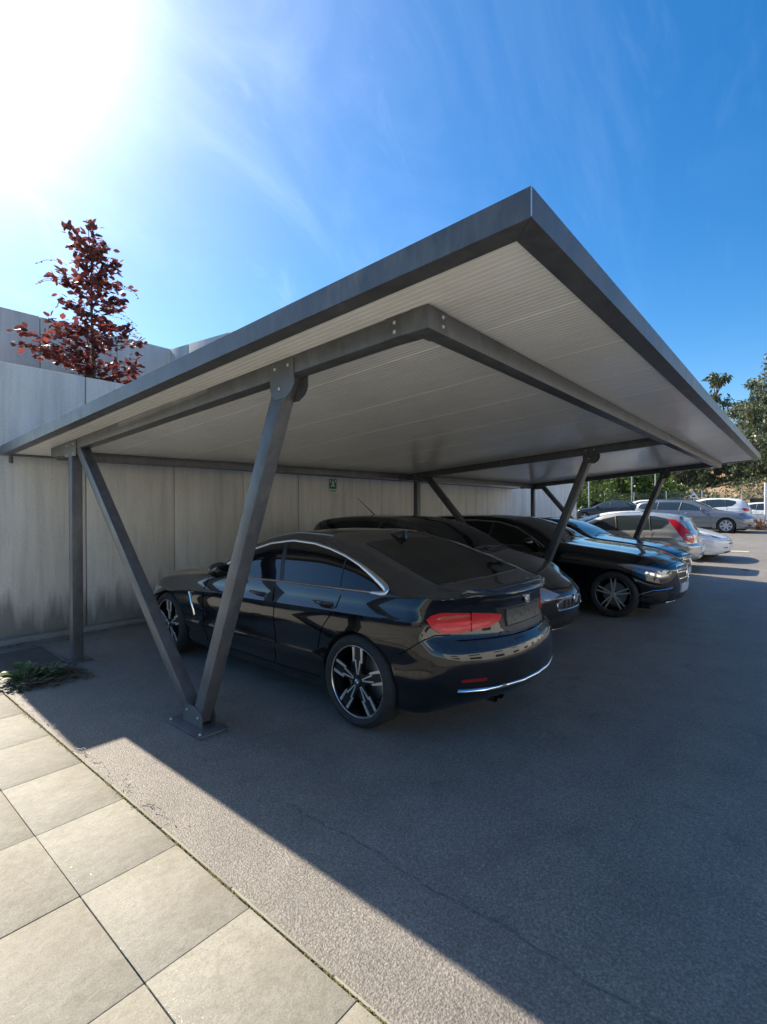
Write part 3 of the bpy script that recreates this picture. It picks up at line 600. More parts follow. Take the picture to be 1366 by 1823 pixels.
def shade_estate(name_label, loc, rz, saloon=False, sc=1.0, grille='bars'):
    T = dict(ESTATE); d = list(edlo)
    if saloon:
        T['top'] = T['top'][:10] + [(3.5, 1.44), (3.9, 1.33), (4.3, 1.16), (4.55, 1.08), (4.93, 1.03)]; d = edlo[:5] + [(3.45, 1.345), (3.8, 1.25), (4.05, 1.12), (4.1, 1.04), (4.0, 1.015), (3.2, .985)]
    P = [('side_window', 'privacy' if not saloon else 'glass', side(d, .92), (0, -1, 0), {}),
         ('windscreen', 'glass', [(1.66, -.66, 1.08), (2.0, -.68, 1.26), (2.40, -.58, 1.39), (2.46, 0, 1.4), (2.40, .58, 1.39), (2.0, .68, 1.26), (1.66, .66, 1.08), (1.58, 0, 1.06)], (0, 0, -1), dict(one=1)),
         ('grille', 'trim', [(.03, -.40, .70), (.03, -.34, .745), (.03, .34, .745), (.03, .40, .70), (.03, .33, .52), (.03, .24, .47), (.03, -.24, .47), (.03, -.33, .52)], (-1, 0, 0), dict(one=1, off=.003)),
         ('headlamp', 'lampmid', [(.72, .89, .775), (.55, .88, .79), (.25, .72, .745), (.12, .55, .695), (.10, .50, .65), (.12, .55, .60), (.22, .68, .585), (.40, .80, .64), (.60, .87, .72)], (-1, -1, 0),
             dict(off=.006, depth=.02, sub=[('lamp_strip', 'lamp', [(.66, .88, .765), (.50, .87, .775), (.28, .73, .73), (.16, .58, .69), (.18, .60, .665), (.32, .74, .70), (.5, .84, .745)], {}),
                 ('lamp_strip', 'chrome', [(.40, .80, .665), (.24, .68, .61), (.15, .57, .625), (.15, .56, .645), (.24, .67, .64), (.38, .79, .69)], {}),
                 ('lamp_unit', 'lamp', [(.26, .72, .70), (.17, .60, .68), (.16, .59, .64), (.24, .68, .645)], dict(off=.012))])),
         ('air_intake', 'trim', [(.42, .87, .27), (.38, .86, .34), (.28, .80, .40), (.12, .62, .42), (.12, .56, .30), (.2, .66, .25)], (-1, -.8, 0), dict(off=.003)),
         ('lower_grille', 'trim', [(.03, -.50, .36), (.03, .50, .36), (.03, .44, .25), (.03, -.44, .25)], (-1, 0, 0), dict(one=1, off=.003)),
         ('number_plate', 'plate', [(.03, -.26, .475), (.03, .26, .475), (.03, .26, .365), (.03, -.26, .365)], (-1, 0, 0), dict(one=1, off=.02, depth=.03)),
         ]
    Rb = [('window_trim', 'satin' if not saloon else 'trim', side(d[:8] if not saloon else d[:9], .92), (0, -1, 0), .018, dict(off=.006)),
          ('window_trim', 'satin' if not saloon else 'trim', side(d[8:] + d[:1], .92), (0, -1, 0), .014, dict(off=.006)),
          ('door_pillar', 'trim', side([(2.75, 1.36), (2.82, .975)], .92), (0, -1, 0), .05, dict(off=.005)), ('door_pillar', 'trim', side([(3.72, 1.36), (3.76, 1.0)], .92), (0, -1, 0), .03, dict(off=.005)),
          ('door_pillar', 'satin' if not saloon else 'trim', side([(1.86, .97), (2.02, 1.09), (2.06, .97)], .92), (0, -1, 0), .012, dict(off=.008)),
          ('bumper_trim', 'chrome', [(.46, .87, .30), (.40, .865, .37), (.28, .80, .425), (.12, .62, .44), (.08, .5, .45)], (-1, -.8, 0), .014, dict(off=.005)),
          ('splitter_trim', 'chrome', [(.03, -.55, .235), (.03, 0, .235), (.03, .55, .235)], (-1, 0, 0), .014, dict(one=1, off=.006)),
          ('grille_frame', 'chrome', [(.03, -.40, .70), (.03, -.34, .745), (.03, .34, .745), (.03, .40, .70), (.03, .33, .52), (.03, .24, .47), (.03, -.24, .47), (.03, -.33, .52)], (-1, 0, 0), .022, dict(one=1, off=.008, closed=True)),
          ('grille_bar', 'chrome', [(.03, -.37, .655), (.03, 0, .655), (.03, .37, .655)], (-1, 0, 0), .024, dict(one=1, off=.012)), ('grille_bar', 'chrome', [(.03, -.34, .56), (.03, 0, .56), (.03, .34, .56)], (-1, 0, 0), .024, dict(one=1, off=.012)),
          ('wiper', 'trim', [(1.62, -.5, 1.07), (1.70, 0, 1.1), (1.66, .5, 1.08)], (0, 0, -1), .018, dict(one=1, off=.012)),
          ('body_crease', 'black2', side([(1.2, .80), (2.4, .83), (3.4, .85), (4.4, .88)], .92), (0, -1, 0), .03, dict(off=.0, ht=.006))]
    G = [(side([(1.58, .93), (1.46, .75), (1.44, .5), (1.46, .25)], .92), (0, -1, 0)), (side([(2.78, .96), (2.80, .6), (2.76, .25)], .92), (0, -1, 0)),
         ([(.16, .66, .80), (.6, .76, .92), (1.1, .79, .97), (1.5, .78, 1.0)], (0, 0, -1)), ([(.12, -.62, .77), (.08, 0, .785), (.12, .62, .77)], (-1, 0, -.6))]
    sp = dict(name='parked_car', label=name_label, group=GRP_SHADE, loc=loc, rz=rz, sc=sc, T=T, paint=M['black2'], wheel='twin', h=.045, mirror=(2.02, .90, .98), patches=P, ribbons=Rb, gaps=G, handles=[(2.45, .86), (3.45, .88)])
    root, sk = build_car(sp)
    q = sk.hit(sk.P((.03, 0, .61)), (-1, 0, 0), .03); star(root, Matrix.Translation(q) @ Matrix.Rotation(R(90), 4, 'Y') @ Matrix.Rotation(R(90), 4, 'Z'), .085)
    return root, sk
SMALL = dict(L=4.03, W=.844, sf=.80, sr=3.31, r=.305, rr=.20, arch=.335, tumble=.40, sh=.14, ins=.045, round=.08,
    zb=[(0, .22), (.25, .17), (.8, .16), (3.4, .16), (3.8, .2), (4.03, .3)],
    w=[(0, .66), (.2, .78), (.6, .835), (1.0, .844), (3.3, .844), (3.8, .82), (4.03, .74)],
    top=[(0, .67), (.08, .745), (.3, .85), (.65, .945), (.95, 1.01), (1.1, 1.05), (1.5, 1.265), (1.9, 1.415), (2.3, 1.48), (2.8, 1.49), (3.4, 1.455), (3.65, 1.40), (3.83, 1.15), (3.95, 1.0), (4.03, .93)],
    belt=[(0, .60), (.4, .77), (1.0, .90), (2.0, .95), (3.4, 1.0), (4.03, .86)],
    front=dict(prof=[(.18, .10), (.3, .02), (.45, 0), (.58, .0), (.68, .05), (.76, .14)], k=.40, p=2.2),
    rear=dict(prof=[(.2, .1), (.35, .02), (.5, 0), (.65, .03), (.75, .08), (.95, .09), (1.3, .0)], k=.22, p=3))
def small_hatch(loc, rz):
    d = [(1.30, .965), (1.55, 1.11), (1.85, 1.28), (2.2, 1.385), (2.6, 1.41), (3.1, 1.395), (3.4, 1.33), (3.5, 1.12), (3.35, 1.04), (2.4, .985)]
    P = [('side_window', 'glass', side(d, .84), (0, -1, 0), {}),
         ('windscreen', 'glass', [(1.16, -.60, 1.08), (1.5, -.63, 1.26), (1.96, -.54, 1.42), (2.02, 0, 1.44), (1.96, .54, 1.42), (1.5, .63, 1.26), (1.16, .60, 1.08), (1.06, 0, 1.04)], (0, 0, -1), dict(one=1)),
         ('headlamp', 'lamp', [(.88, .80, .845), (.70, .79, .875), (.40, .68, .80), (.14, .44, .70), (.07, .28, .615), (.12, .48, .575), (.35, .70, .63), (.60, .79, .72)], (-1, -1, -.35),
             dict(off=.008, depth=.02, sub=[('lamp_bowl', 'chrome', [(.34, .66, .74), (.20, .54, .69), (.20, .56, .63), (.34, .68, .66)], {})])),
         ('grille', 'trim', [(.03, -.26, .575), (.03, .26, .575), (.03, .36, .53), (.03, .34, .46), (.03, -.34, .46), (.03, -.36, .53)], (-1, 0, 0), dict(one=1, off=.004)),
         ('lower_grille', 'trim', [(.03, -.46, .37), (.03, .46, .37), (.03, .40, .26), (.03, -.40, .26)], (-1, 0, 0), dict(one=1, off=.004))]
    Rb = [('grille_frame', 'chrome', [(.03, -.26, .575), (.03, .26, .575), (.03, .36, .53), (.03, .34, .46), (.03, -.34, .46), (.03, -.36, .53)], (-1, 0, 0), .016, dict(one=1, off=.006, closed=True)),
          ('wiper', 'trim', [(1.10, -.55, 1.06), (1.19, 0, 1.1), (1.16, .35, 1.09)], (0, 0, -1), .02, dict(one=1, off=.014)), ('wiper', 'trim', [(1.10, .0, 1.06), (1.16, .45, 1.1), (1.2, .56, 1.1)], (0, 0, -1), .02, dict(one=1, off=.014)),
          ('scuttle', 'trim', [(1.12, -.62, 1.05), (1.02, 0, 1.03), (1.12, .62, 1.05)], (0, 0, -1), .05, dict(one=1, off=.003)),
          ('bumper_trim', 'chrome', [(.20, .74, .30), (.08, .5, .235), (.04, 0, .225), (.08, -.5, .235), (.20, -.74, .30)], (-1, 0, 0), .010, dict(one=1, off=.003)),
          ('door_pillar', 'trim', side([(2.35, 1.39), (2.40, .985)], .84), (0, -1, 0), .05, dict(off=.005))]
    for k in range(7):
        Rb.append(('grille_bar', 'lampdark', [(.03, -.24 + .08 * k, .565), (.03, -.24 + .08 * k, .475)], (-1, 0, 0), .006, dict(one=1, off=.007, h=.03)))
    for z in (.49, .52, .55): Rb.append(('grille_bar', 'lampdark', [(.03, -.36, z), (.03, .36, z)], (-1, 0, 0), .006, dict(one=1, off=.007)))
    G = [([(.18, .56, .72), (.45, .68, .86), (.8, .715, .94), (1.05, .71, .98)], (0, 0, -1)), ([(.16, -.52, .70), (.06, 0, .67), (.16, .52, .70)], (-1, 0, -.6)),
         (side([(1.2, .92), (1.1, .75), (1.08, .5), (1.1, .24)], .84), (0, -1, 0)), (side([(2.4, .96), (2.42, .6), (2.3, .24)], .84), (0, -1, 0))]
    sp = dict(name='parked_car', label='dusty dark small hatchback with pale round-cornered headlamps, between the fastback coupe and the black estate', group=GRP_SHADE,
              loc=loc, rz=rz, T=SMALL, paint=M['dusty'], wheel='five', h=.045, mirror=(1.62, .80, .98), patches=P, ribbons=Rb, gaps=G, handles=[(2.1, .87)])
    root, sk = build_car(sp)
    q = sk.hit(sk.P((.03, 0, .56)), (-1, 0, 0), .012); m = MB(); m.lathe([(0, 0), (.006, 0), (.009, .045), (.0, .055)], 28, 'z'); m.xf(Matrix.Translation(q) @ Matrix.Rotation(R(90), 4, 'Y')); m.build('emblem', M['satin'], root, True)
    a = MB(); x = 4.03 / 2 - 3.0; a.tube([(x, 0, 1.475), (x - .03, 0, 1.50), (x - .36, 0, 1.74)], [.014, .007, .003], 6); a.build('roof_aerial', M['antenna'], root, True)
    return root
# ---- cars out in the sun: one maker with a profile and a colour
def hatch_T(L=4.25, W=.888, H=1.48, r=.315, rr=.215, kind='hatch'):
    k = H / 1.48; q = L / 4.25
    top = {'hatch': [(0, .70), (.08, .77), (.3, .87), (.75, .96), (1.1, 1.02), (1.25, 1.06), (1.65, 1.26), (2.05, 1.41), (2.5, 1.475), (3.1, 1.47), (3.65, 1.42), (3.85, 1.375), (4.03, 1.16), (4.16, .99), (4.25, .92)],
           'saloon': [(0, .68), (.08, .75), (.3, .85), (.75, .94), (1.1, .99), (1.25, 1.03), (1.6, 1.22), (1.95, 1.38), (2.3, 1.46), (2.7, 1.48), (3.1, 1.42), (3.5, 1.24), (3.75, 1.12), (4.05, 1.06), (4.25, 1.02)],
           'estate': [(0, .72), (.08, .78), (.3, .88), (.7, .95), (1.05, 1.0), (1.25, 1.05), (1.6, 1.25), (1.95, 1.40), (2.3, 1.47), (2.8, 1.48), (3.4, 1.46), (3.85, 1.40), (4.02, 1.32), (4.15, 1.10), (4.25, .96)],
           'ev': [(0, .62), (.08, .70), (.3, .80), (.75, .92), (1.05, 1.0), (1.2, 1.05), (1.6, 1.25), (2.0, 1.41), (2.4, 1.48), (2.8, 1.46), (3.3, 1.36), (3.8, 1.20), (4.1, 1.12), (4.25, 1.08)]}[kind]
    T = dict(L=L, W=W, sf=.86 * q, sr=3.50 * q, r=r, rr=rr, arch=r + .035, tumble=.42, sh=.16, ins=.05, round=.075,
             zb=[(0, .22), (.25, .18), (.8, .17), (L - .8, .17), (L - .3, .22), (L, .3)],
             w=[(0, W * .84), (.2, W * .93), (.6, W * .985), (1.1, W), (L - 1, W), (L - .4, W * .965), (L, W * .88)],
             top=[(s * q, z * k) for s, z in top], belt=[(0, .62), (.5, .80 * k), (1.1 * q, .90 * k), (2 * q, .94 * k), (3.6 * q, 1.0 * k), (L, .90 * k)],
             front=dict(prof=[(.18, .10), (.3, .02), (.5, 0), (.62, .01), (.72, .06), (.8, .14)], k=.36, p=2.4),
             rear=dict(prof=[(.2, .10), (.35, .02), (.5, 0), (.62, .0), (.70, .06), (.9, .08), (1.2, .04)], k=.24, p=3))
    dl = {'hatch': [(1.42, .965), (1.7, 1.11), (2.0, 1.27), (2.4, 1.37), (2.9, 1.39), (3.3, 1.365), (3.58, 1.30), (3.62, 1.20), (3.45, 1.06), (3.2, 1.02), (2.4, .985)],
          'saloon': [(1.42, .96), (1.7, 1.11), (1.95, 1.25), (2.3, 1.36), (2.7, 1.38), (3.05, 1.32), (3.3, 1.22), (3.5, 1.08), (3.45, 1.03), (3.2, 1.01), (2.4, .98)],
          'ev': [(1.42, .96), (1.7, 1.13), (2.0, 1.28), (2.4, 1.38), (2.8, 1.36), (3.2, 1.27), (3.5, 1.15), (3.6, 1.06), (3.2, 1.01), (2.4, .98)],
          'estate': [(1.42, .96), (1.7, 1.12), (1.98, 1.27), (2.3, 1.36), (2.8, 1.385), (3.4, 1.365), (3.80, 1.30), (3.92, 1.22), (3.95, 1.08), (3.6, 1.02), (2.4, .98)]}[kind]
    return T, [(s * q, z * k) for s, z in dl]
def sun_car(label, loc, rz, paint, kind='hatch', L=4.25, W=.888, H=1.48, wheel='five', group=None, extra=(), rib=(), lamp='lampdark', hi=True, glass='glass2', chrome=False, r=.315, rr=.215, mirror=True, tail=None, cat='car', lp=None):
    T, d = hatch_T(L, W, H, r, rr, kind); q = L / 4.25; k = H / 1.48
    g = lambda *pts: [(s * q, y * W / .888, z * k) for s, y, z in pts]
    P = [('side_window', glass, side(d, W), (0, -1, 0), {}),
         ('windscreen', glass, g((1.30, -.62, 1.08), (1.65, -.66, 1.26), (2.08, -.56, 1.42), (2.14, 0, 1.43), (2.08, .56, 1.42), (1.65, .66, 1.26), (1.30, .62, 1.08), (1.22, 0, 1.06)), (0, 0, -1), dict(one=1)),
         ('headlamp', lamp, lp or g((.68, .86, .80), (.50, .84, .815), (.25, .70, .75), (.12, .55, .69), (.12, .55, .62), (.25, .70, .63), (.45, .82, .68)), (-1, -1, 0), dict(off=.006, depth=.02)),
         ('number_plate', 'wht', [(.03, -.26, .45), (.03, .26, .45), (.03, .26, .34), (.03, -.26, .34)], (-1, 0, 0), dict(one=1, off=.01)),
         ('grille', 'trim', g((.03, -.42, .60), (.03, .42, .60), (.03, .36, .50), (.03, -.36, .50)), (-1, 0, 0), dict(one=1, off=.003)),
         ('number_plate', 'wht', [(L - .03, -.26, .80), (L - .03, .26, .80), (L - .03, .26, .69), (L - .03, -.26, .69)], (1, 0, 0), dict(one=1, off=.01))]
    if kind in ('hatch', 'estate'):
        P.append(('rear_window', glass, g((4.1, -.58, 1.30), (4.1, .58, 1.30), (4.1, .66, 1.06), (4.1, .60, 1.01), (4.1, -.60, 1.01), (4.1, -.66, 1.06)), (1, 0, -.35), dict(one=1)))
    else: P.append(('rear_window', glass, g((2.95, -.52, 1.4), (2.95, .52, 1.4), (3.55, .58, 1.2), (3.62, 0, 1.18), (3.55, -.58, 1.2)), (0, 0, -1), dict(one=1)))
    P.append(('tail_lamp', 'red', tail or g((3.86, .86, .93), (4.0, .84, .96), (4.2, .62, .93), (4.2, .62, .80), (4.0, .84, .80)), (1, -1, 0), dict(off=.006, depth=.02)))
    G = [(side([(1.44 * q, .93 * k), (1.34 * q, .7), (1.34 * q, .26)], W), (0, -1, 0)), (side([(2.42 * q, .96 * k), (2.45 * q, .6), (2.42 * q, .26)], W), (0, -1, 0)), (side([(3.30 * q, .99 * k), (3.22 * q, .8), (3.1 * q, .6)], W), (0, -1, 0))]
    Rb = [('door_pillar', 'trim', side([(2.34 * q, 1.36 * k), (2.42 * q, .98 * k)], W), (0, -1, 0), .07, dict(off=.006)), ('door_pillar', 'trim', side([(3.16 * q, 1.37 * k if kind != 'saloon' else 1.28 * k), (3.22 * q, 1.01 * k)], W), (0, -1, 0), .05, dict(off=.006)),
          ('sill', 'trim', side([(1.3 * q, .235), (2.4 * q, .225), (3.0 * q, .235)], W), (0, -1, 0), .06, dict(off=.002))]
    if chrome: Rb.append(('window_trim', 'satin', side(d, W), (0, -1, 0), .018, dict(off=.007, closed=True)))
    sp = dict(name='parked_car', label=label, group=group, cat=cat, loc=loc, rz=rz, T=T, paint=M[paint], wheel=wheel, h=.06 if hi else .12, hi=hi, patches=P + list(extra), ribbons=Rb + list(rib), gaps=G, handles=[(2.05 * q, .86 * k), (2.85 * q, .88 * k)])
    if mirror: sp['mirror'] = (1.66 * q, W - .03, .98 * k)
    root, sk = build_car(sp)
    return root, sk, T
# ------------------------------------------------------------------ camera
f_px, H = 890.19, 1.57
yaw, pit, rol = R(40.223), R(-.329), R(-.135)
fw = Vector((math.cos(yaw) * math.cos(pit), math.sin(yaw) * math.cos(pit), math.sin(pit))); rt = Vector((math.sin(yaw), -math.cos(yaw), 0)); up = rt.cross(fw)
rt2 = rt * math.cos(rol) + up * math.sin(rol); up2 = up * math.cos(rol) - rt * math.sin(rol)
cd = bpy.data.cameras.new('camera'); cam = bpy.data.objects.new('camera', cd); C.objects.link(cam); S.camera = cam
cam.matrix_world = Matrix(((rt2.x, up2.x, -fw.x, 0), (rt2.y, up2.y, -fw.y, 0), (rt2.z, up2.z, -fw.z, H), (0, 0, 0, 1)))
cd.sensor_fit = 'HORIZONTAL'; cd.sensor_width = 36; cd.lens = f_px / 1366 * 36; cd.clip_end = 3000; cd.clip_start = .05
# ------------------------------------------------------------------ light
SX, SY = .038, 1.10           # the sun stands over the wall; shadows run straight out towards the lane
sd = Vector((SX, SY, 1)).normalized(); el = math.asin(sd.z); az = math.atan2(sd.x, sd.y)
sl = bpy.data.lights.new('sun', 'SUN'); sl.energy = 3.0; sl.angle = R(.55); sl.color = (1, .89, .73); so = bpy.data.objects.new('sun', sl); C.objects.link(so)
so.rotation_euler = (-sd).to_track_quat('-Z', 'Y').to_euler()
w = bpy.data.worlds.new('World'); S.world = w; w.use_nodes = True; nt = w.node_tree; bg = nt.nodes['Background']
sky = nt.nodes.new('ShaderNodeTexSky'); sky.sky_type = 'NISHITA'; sky.sun_disc = False; sky.sun_elevation = el; sky.sun_rotation = az
sky.air_density = 1.0; sky.dust_density = .6; sky.ozone_density = 2.2; sky.altitude = 100
tc = nt.nodes.new('ShaderNodeTexCoord'); dv = tc.outputs['Generated']
dot = nt.nodes.new('ShaderNodeVectorMath'); dot.operation = 'DOT_PRODUCT'; nt.links.new(dv, dot.inputs[0]); dot.inputs[1].default_value = sd
cosv = math_(nt, 'MAXIMUM', dot.outputs['Value'], 0)
halo = math_(nt, 'ADD', math_(nt, 'MULTIPLY', math_(nt, 'POWER', cosv, 5), .5), math_(nt, 'MULTIPLY', math_(nt, 'POWER', cosv, 62), 17))
def cirrus(scale, st, lo, hi, dist):
    mp = nt.nodes.new('ShaderNodeMapping'); mp.inputs['Scale'].default_value = st; mp.inputs['Rotation'].default_value = (.3, .5, .9); nt.links.new(dv, mp.inputs[0])
    n = noise(nt, mp.outputs[0], scale, 7, .62, dist); r = ramp(nt, [(lo, (0, 0, 0)), (hi, (1, 1, 1))]); r.color_ramp.interpolation = 'EASE'; nt.links.new(n, r.inputs[0]); return r.outputs[0]
c1 = cirrus(1.6, (1, 2.6, 1.4), .40, .84, .9); c2 = cirrus(3.4, (1.2, 4.5, 1), .50, .86, 1.4)
cl = math_(nt, 'MAXIMUM', math_(nt, 'MULTIPLY', c1, .7), math_(nt, 'MULTIPLY', c2, .5))
near = math_(nt, 'ADD', math_(nt, 'MULTIPLY', math_(nt, 'POWER', cosv, 3.2), .62), .06)     # thin cloud is brightest towards the sun
cadd = math_(nt, 'MULTIPLY', math_(nt, 'MULTIPLY', cl, near), 3.6)
sat = nt.nodes.new('ShaderNodeHueSaturation'); sat.inputs['Saturation'].default_value = 1.42; sat.inputs['Value'].default_value = 1.0; nt.links.new(sky.outputs[0], sat.inputs['Color'])
hc = mixc(nt, 1, (.86, 1.0, .96), halo, 'MULTIPLY'); cc = mixc(nt, 1, (1.0, 1.0, .98), cadd, 'MULTIPLY')
tot = mixc(nt, 1, mixc(nt, 1, sat.outputs[0], hc, 'ADD'), cc, 'ADD')
nt.links.new(tot, bg.inputs[0]); bg.inputs[1].default_value = .067
S.view_settings.view_transform = 'Standard'; S.view_settings.look = 'None'; S.view_settings.exposure = 1.55; S.view_settings.gamma = 1
# ------------------------------------------------------------------ ground
GX = [-60, 13.5, 17, 20, 27, 36, 60, 200]; GZ = [0, 0, .06, .20, .50, .72, 1.3, 3.0]
def g(x): return float(pchip(GX, GZ, [x])[0])
m = MB(); xs = [-60, -20, -5, 1.17, 3, 6, 9, 12] + [13 + i for i in range(0, 30)] + [45, 50, 60, 80, 120, 200, 400]; ys = [-150, -60, -20, -8, -3, 0, 3, 7.3, 12, 30, 60, 150]
vs = [(x, y, g(min(x, 200))) for x in xs for y in ys]; n = len(ys)
m.add(vs, [(i * n + j, (i + 1) * n + j, (i + 1) * n + j + 1, i * n + j + 1) for i in range(len(xs) - 1) for j in range(n - 1)])
tag(m.build('asphalt_lane', M['asphalt'], smooth=True), kind='structure')
m = MB(); m.add([(-40, -60, .004), (1.14, -60, .004), (1.14, 60, .004), (-40, 60, .004)], [(0, 1, 2, 3)]); tag(m.build('paving_bed', M['sand']), kind='structure')
m = MB(); Y0 = [3.386, 2.79, 2.217, 1.648]; ylines = [1.648 - .572 * k for k in range(14, 0, -1)] + Y0[::-1] + [3.386 + .585 * k for k in range(1, 14)]
xl = [1.138, .734] + [.734 - .575 * k for k in range(1, 11)]
for i in range(len(xl) - 1):
    for j in range(len(ylines) - 1):
        q = .0010 + rng.random() * .0014; dz = (rng.random() - .5) * .003
        m.cbox((xl[i + 1] + q, ylines[j] + q, -.02), (xl[i] - q, ylines[j + 1] - q, .024 + dz), .003)
tag(m.build('paving_slabs', M['paving'], smooth=True, ang=30), kind='structure')
m = MB()
for k in range(30): m.cbox((1.150, -9 + .6 * k + .002, -.05), (1.161, -9.004 + .6 * (k + 1), .016 + rng.random() * .003), .003)
tag(m.build('kerb', M['kerb'], smooth=True), kind='structure')
m = MB()  # moss in the edge joint
for k in range(3400):
    y = 5.4 - 6.2 * rng.random(); a = .5 + .5 * math.sin(y * 2.1 + 1) * math.sin(y * 5.3)
    if rng.random() > .25 + .75 * a: continue
    x = 1.146 - abs(rng.normal()) * .0065 * (1 + 1.5 * a * a); r = .0018 + .0042 * rng.random(); z = .022
    m.lathe([(z - .01, r), (z + r * .3, r * .8), (z + r * .5, 0)], 5, 'z', (x, y, 0))
tag(m.build('moss', M['moss'], smooth=True), 'yellow green moss along the joint between paving and kerb', 'moss', kind='stuff')
# raised ground behind the wall and the dry slope far off
m = MB(); m.box((1.4, 7.45, 2.2), (20.8, 9.95, 3.12)); tag(m.build('raised_bed', M['hill']), kind='structure')
m = MB(); nx, ny = 46, 60; vs = []
for i in range(nx):
    for j in range(ny):
        x = 47 + i * 2.0 + 1.5 * math.sin(j * .4); y = -70 + j * 2.6; t = i / (nx - 1)
        z = g(min(x, 200)) - .4 + 9.5 * (1 - math.exp(-max(0, x - 50) / 17)) + .7 * math.sin(x * .37 + y * .21) * min(1, i / 6) + rng.normal() * .22 * min(1, i / 3)
        vs.append((x, y, z))
m.add(vs, [(i * ny + j, (i + 1) * ny + j, (i + 1) * ny + j + 1, i * ny + j + 1) for i in range(nx - 1) for j in range(ny - 1)])
tag(m.build('dry_slope', M['hill'], smooth=True), kind='structure')
# ------------------------------------------------------------------ walls
def panel_wall(name, p0, p1, z0, z1, th, first, step, mat, lab, cat='wall', hole=True):
    """wall of poured concrete bays between p0 and p1 with dark recessed joints"""
    p0, p1 = Vector((*p0, 0)), Vector((*p1, 0)); d = p1 - p0; Lw = d.length; d.normalize(); nrm = Vector((d.y, -d.x, 0))
    cuts = [0] + [c for c in [first + step * k for k in range(-3, 60)] if .15 < c < Lw - .15] + [Lw]; mats = [mat, M['joint']]
    m = MB()
    def bx(a, b, d0, d1, za, zb, c):
        t = MB().cbox((a, d0, za), (b, d1, zb), c); return [p0 + d * x - nrm * y + Vector((0, 0, z)) for x, y, z in t.v], t.f
    for a, b in zip(cuts, cuts[1:]):
        off = rng.normal() * .0015; m.add(*bx(a + .006, b - .006, off, th, z0, z1 + rng.normal() * .003, .006))
    m.cur = 1; m.add(*bx(.01, Lw - .01, .035, th - .03, z0, z1 - .03, .002)); m.cur = 0
    o = m.build(name, mats, smooth=True, ang=30); tag(o, lab, cat); return o
w1 = panel_wall('retaining_wall', (1.31, 7.224), (20.86, 7.224), -.1, 3.313, .22, 7.293 - 1.31 - 4.8, 1.2, M['wall'], 'long stained grey concrete retaining wall running behind the carport')
m = MB(); m.box((1.4, 7.218, 1.9), (1.42, 7.219, 1.92))
w2 = panel_wall('upper_wall', (2.0, 10.0), (5.07, 10.0), 2.9, 4.871, .25, .75, 1.25, M['wall_up'], 'higher concrete wall standing behind the copper-leaved tree')
w3 = panel_wall('return_wall', (5.03, 9.995), (5.37, 7.46), 2.9, 4.868, .25, .6, 1.2, M['wall_up'], 'short upper concrete wall running forward from the corner right of the copper-leaved tree')
m = MB(); yk = [1.4 + .9 * i for i in range(22)]
for a in yk[:-1]: m.cbox((a, 7.06 + rng.normal() * .004, -.03), (a + .894, 7.214, .055 + rng.normal() * .006), .012)
tag(m.build('wall_kerb', M['wall'], smooth=True), kind='structure')
m = MB(); ce = panel_wall('far_wall', (50.5, 26), (54.2, 11), .9, 5.6, .3, 1, 2.4, M['wall_up'], 'pale concrete wall far off behind the dark saloon')
# ------------------------------------------------------------------ carport
cp = empty('carport', (1.91, 3.4, 0)); tag(cp, 'anthracite steel carport with white ribbed roof on slanting V struts', 'carport')
ST = M['steel']; ox = Vector((-1.91, -3.4, 0))
def cbuild(m, name, mat=ST, smooth=True, parent=cp, ang=35):
    if parent is cp: m.v = [(x - 1.91, y - 3.4, z) for x, y, z in m.v]
    else: m.v = [(x - 1.91, y - 3.4, z) for x, y, z in m.v]
    return m.build(name, mat, parent, smooth, ang)
def zt(y): return 2.50 - .048 * (y - 1.306)
def fx(k, y):     # the frames stand slightly fanned out
    (a, b) = ((1.86, 1.86), (7.14, 8.02), (11.80, 13.70))[k]; return a + (b - a) * (y - 1.3) / 4.9
YF, YB_ = .684, 7.16
def xr(y): return 12.28 + (14.95 - 12.28) * (y - YF) / (YB_ - YF)
# roof sheet with fine ribs
m = MB(); nr = 300; ysr = [YF + .03, 2.2, 3.9, 5.5, YB_ - .03]; us = []; zs = []
for i in range(nr):
    u = i / nr; big = (i % 20 == 0)
    for a, z in ((0, 0), (.55, 0), (.62, .0014 if not big else .0032), (.92, .0014 if not big else .0032)): us.append(u + a / nr); zs.append(z)
us.append(1); zs.append(0); nu = len(us); vs = []
for y in ysr:
    for u, z in zip(us, zs): vs.append((1.59 + u * (xr(y) - .03 - 1.59), y, zt(y) + z + .001))
m.add(vs, [(j * nu + i, j * nu + i + 1, (j + 1) * nu + i + 1, (j + 1) * nu + i) for j in range(len(ysr) - 1) for i in range(nu - 1)])
cbuild(m, 'ceiling_sheet', M['panel'], False)
m = MB(); c8 = [(1.58, YF + .02), (xr(YF) - .02, YF + .02), (xr(YB_) - .02, YB_ - .02), (1.58, YB_ - .02)]
m.add([(x, y, zt(y) + .02) for x, y in c8] + [(x, y, zt(y) + .075) for x, y in c8], [(0, 1, 2, 3), (4, 5, 6, 7), (0, 1, 5, 4), (1, 2, 6, 5), (2, 3, 7, 6), (3, 0, 4, 7)]); cbuild(m, 'roof_deck', M['grey'], False)
